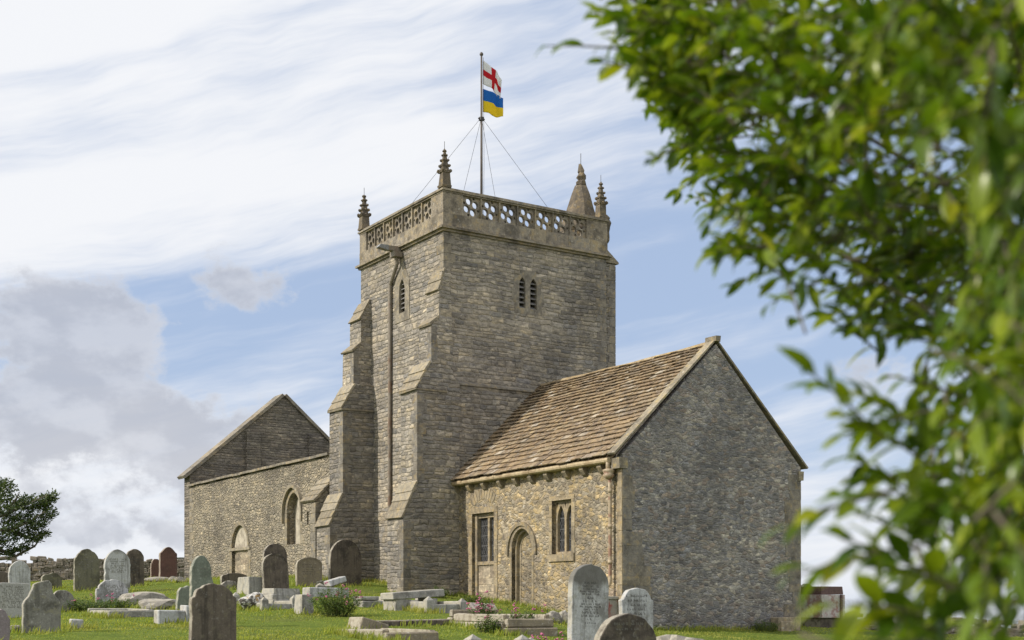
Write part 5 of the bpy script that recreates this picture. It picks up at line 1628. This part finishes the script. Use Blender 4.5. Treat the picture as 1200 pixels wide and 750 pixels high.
# left edge of the mass by photo row
EDGE = [(-60, 690), (0, 705), (30, 712), (60, 735), (90, 750), (130, 772), (170, 790), (200, 792), (230, 812), (260, 828), (290, 852), (315, 875), (340, 930), (365, 985), (385, 1045), (420, 1075), (480, 1070), (540, 1065), (600, 1085), (660, 1090), (700, 1060), (730, 1050), (800, 1030)]
def edge(y): return float(np.interp(y, [e[0] for e in EDGE], [e[1] for e in EDGE]))
def SP(px, py, Y): return Vector(((px - 600) / F * Y, Y, (710 - py) / F * Y)) - sb
twigs = MB(); lp, ld, lu, ll = [], [], [], []
def spray(root_, tip, n, size, droop=.25):
    """a leafy twig: alternate leaves along a gently drooping stem"""
    ax = (tip - root_); L_ = ax.length; ax.normalize()
    sd = ax.cross(Vector((0, 0, 1)))
    if sd.length < .1: sd = Vector((1, 0, 0))
    sd.normalize(); up = sd.cross(ax).normalized()
    pts = [root_ + ax * L_ * t + Vector((0, 0, -droop * L_ * t * t * .5)) for t in (0, .35, .7, 1)]
    twigs.tube(pts, [.0035, .003, .0022, .0014], 4, False)
    roll = rng.uniform(0, 6.28)
    for k in range(n):
        t = .12 + .88 * k / max(1, n - 1)
        c = root_ + ax * L_ * t + Vector((0, 0, -droop * L_ * t * t * .5))
        a = roll + k * 2.4
        out_ = sd * math.cos(a) + up * math.sin(a)
        d = ax * (.55 + .5 * t) + out_ * .9 * (1 - .55 * t) + Vector((rng.gauss(0, .18), rng.gauss(0, .18), rng.gauss(0, .18) - .10))
        lp.append(c); ld.append(d); lu.append(out_ * .5 + Vector((rng.gauss(0, .3), rng.gauss(0, .3), 1.0))); ll.append(size * rng.uniform(.5, 1.25) * (1 - .25 * t * t))
core = SP(1500, 330, 3.4)
cnt = 0
while cnt < 880:
    py = rng.uniform(-90, 800); 
    e = edge(py)
    # density falls towards the ragged edge
    px = e + abs(rng.gauss(0, 1)) * 14 if rng.random() < .10 else rng.uniform(e + 8, 1330)
    f_ = (px - e) / max(1, 1330 - e)
    near = 3.1 - .7 * min(1, max(0, (py - 300) / 250)) - 1.45 * min(1, f_ * 1.4)
    Y = near + abs(rng.gauss(0, .75)) * (.5 + f_) 
    Y = max(Y, 1.45)
    # loose gaps where the sky shows through
    gap = math.sin(px * .021 + 1.3) * math.sin(py * .026 + px * .006) + .55 * math.sin(px * .05 + 2) * math.sin(py * .043 + 1)
    if gap > .36 and py > 60 and rng.random() < .88: continue
    if py > 390 and rng.random() < (.72 if px < 1150 else .62): continue
    hollow = math.sin(px * .017 + py * .009) + math.sin(py * .021 - px * .006 + 2)
    if hollow > .75: Y += .9
    tip = SP(px, py, Y)
    back = (core - tip).normalized()
    dirn = (back + Vector((rng.gauss(0, .35), rng.gauss(0, .45), rng.gauss(0, .45) + .1))).normalized()
    L_ = rng.uniform(.16, .34)
    spray(tip + dirn * L_, tip, rng.randint(8, 12), .076, rng.uniform(.1, .5))
    cnt += 1
# separate sprigs reaching out from the mass: (root, tip) in photo pixels and distance
for (x0, y0, x1, y1, Y, n) in [(1090, 545, 990, 470, 2.2, 12), (1010, 490, 945, 420, 2.15, 8), (1100, 520, 1010, 448, 2.4, 12), (1120, 600, 985, 560, 2.2, 12), (1050, 575, 920, 598, 2.0, 7), (1080, 640, 930, 655, 2.0, 7),
                               (1100, 600, 1000, 520, 2.5, 12), (1120, 690, 985, 610, 2.0, 10), (1080, 720, 970, 690, 1.9, 6), (1120, 760, 1000, 735, 1.8, 9), (1150, 700, 1040, 650, 2.1, 12), (1180, 640, 1060, 590, 2.2, 14),
                               (760, 62, 640, 40, 3.1, 6), (740, 20, 694, 8, 3.0, 7), (770, 90, 700, 62, 3.0, 9), (810, 170, 762, 178, 3.1, 9), (830, 130, 770, 120, 3.2, 10), (900, 290, 835, 285, 3.0, 11), (960, 330, 905, 345, 2.9, 10),
                               (1050, 350, 985, 375, 3.0, 9), (1090, 400, 1030, 385, 2.8, 9), (1140, 470, 1040, 425, 2.7, 12), (1060, 330, 960, 330, 3.2, 10), (1100, 480, 985, 495, 2.3, 11), (1140, 560, 1010, 545, 2.5, 12), (1090, 640, 1000, 585, 2.3, 10), (1130, 700, 1010, 640, 2.2, 10), (1110, 745, 1020, 700, 2.0, 9), (1150, 520, 1065, 500, 2.4, 11), (1170, 610, 1080, 570, 2.0, 11)]:
    spray(SP(x0, y0, Y + .12), SP(x1, y1, Y), n, .085 if Y < 2.65 else .066, .2)
lp = np.array([tuple(v) for v in lp]); ld = np.array([tuple(v) for v in ld]); lu = np.array([tuple(v) for v in lu]); ll = np.array(ll)
V, F_ = leaf_batch(lp, ld, lu, ll, ll * nrng.uniform(.36, .48, len(ll)), .32, .16, 4)
np_mesh('foliage', V, F_, M_SHRUB, shrub, smooth=True)
twigs.build('twig', M_TWIG, shrub)
bmn = MB()
bmn.tube([(0, 0, -.1), (.02, .0, .7), (-.1, .05, 1.4)], [.10, .085, .07], 8)
bmn.build('trunk', M_BARK, shrub, smooth=True)
br = MB()
fork = Vector((-.1, .05, 1.4))
for (px, py, Y) in [(1180, 420, 2.9), (1120, 250, 3.1), (1000, 150, 3.6), (860, 110, 4.0), (1200, 620, 2.5), (1250, 100, 2.6), (1120, 560, 2.7), (940, 280, 3.7), (1200, 0, 3.0)]:
    t_ = SP(px, py, Y)
    m1 = fork.lerp(t_, .4) + Vector((0, 0, .16)); m2 = fork.lerp(t_, .75) + Vector((0, .03, .10))
    br.tube([fork, m1, m2, t_], [.035, .022, .013, .005], 6, False)
br.build('branch', M_BARK, shrub)
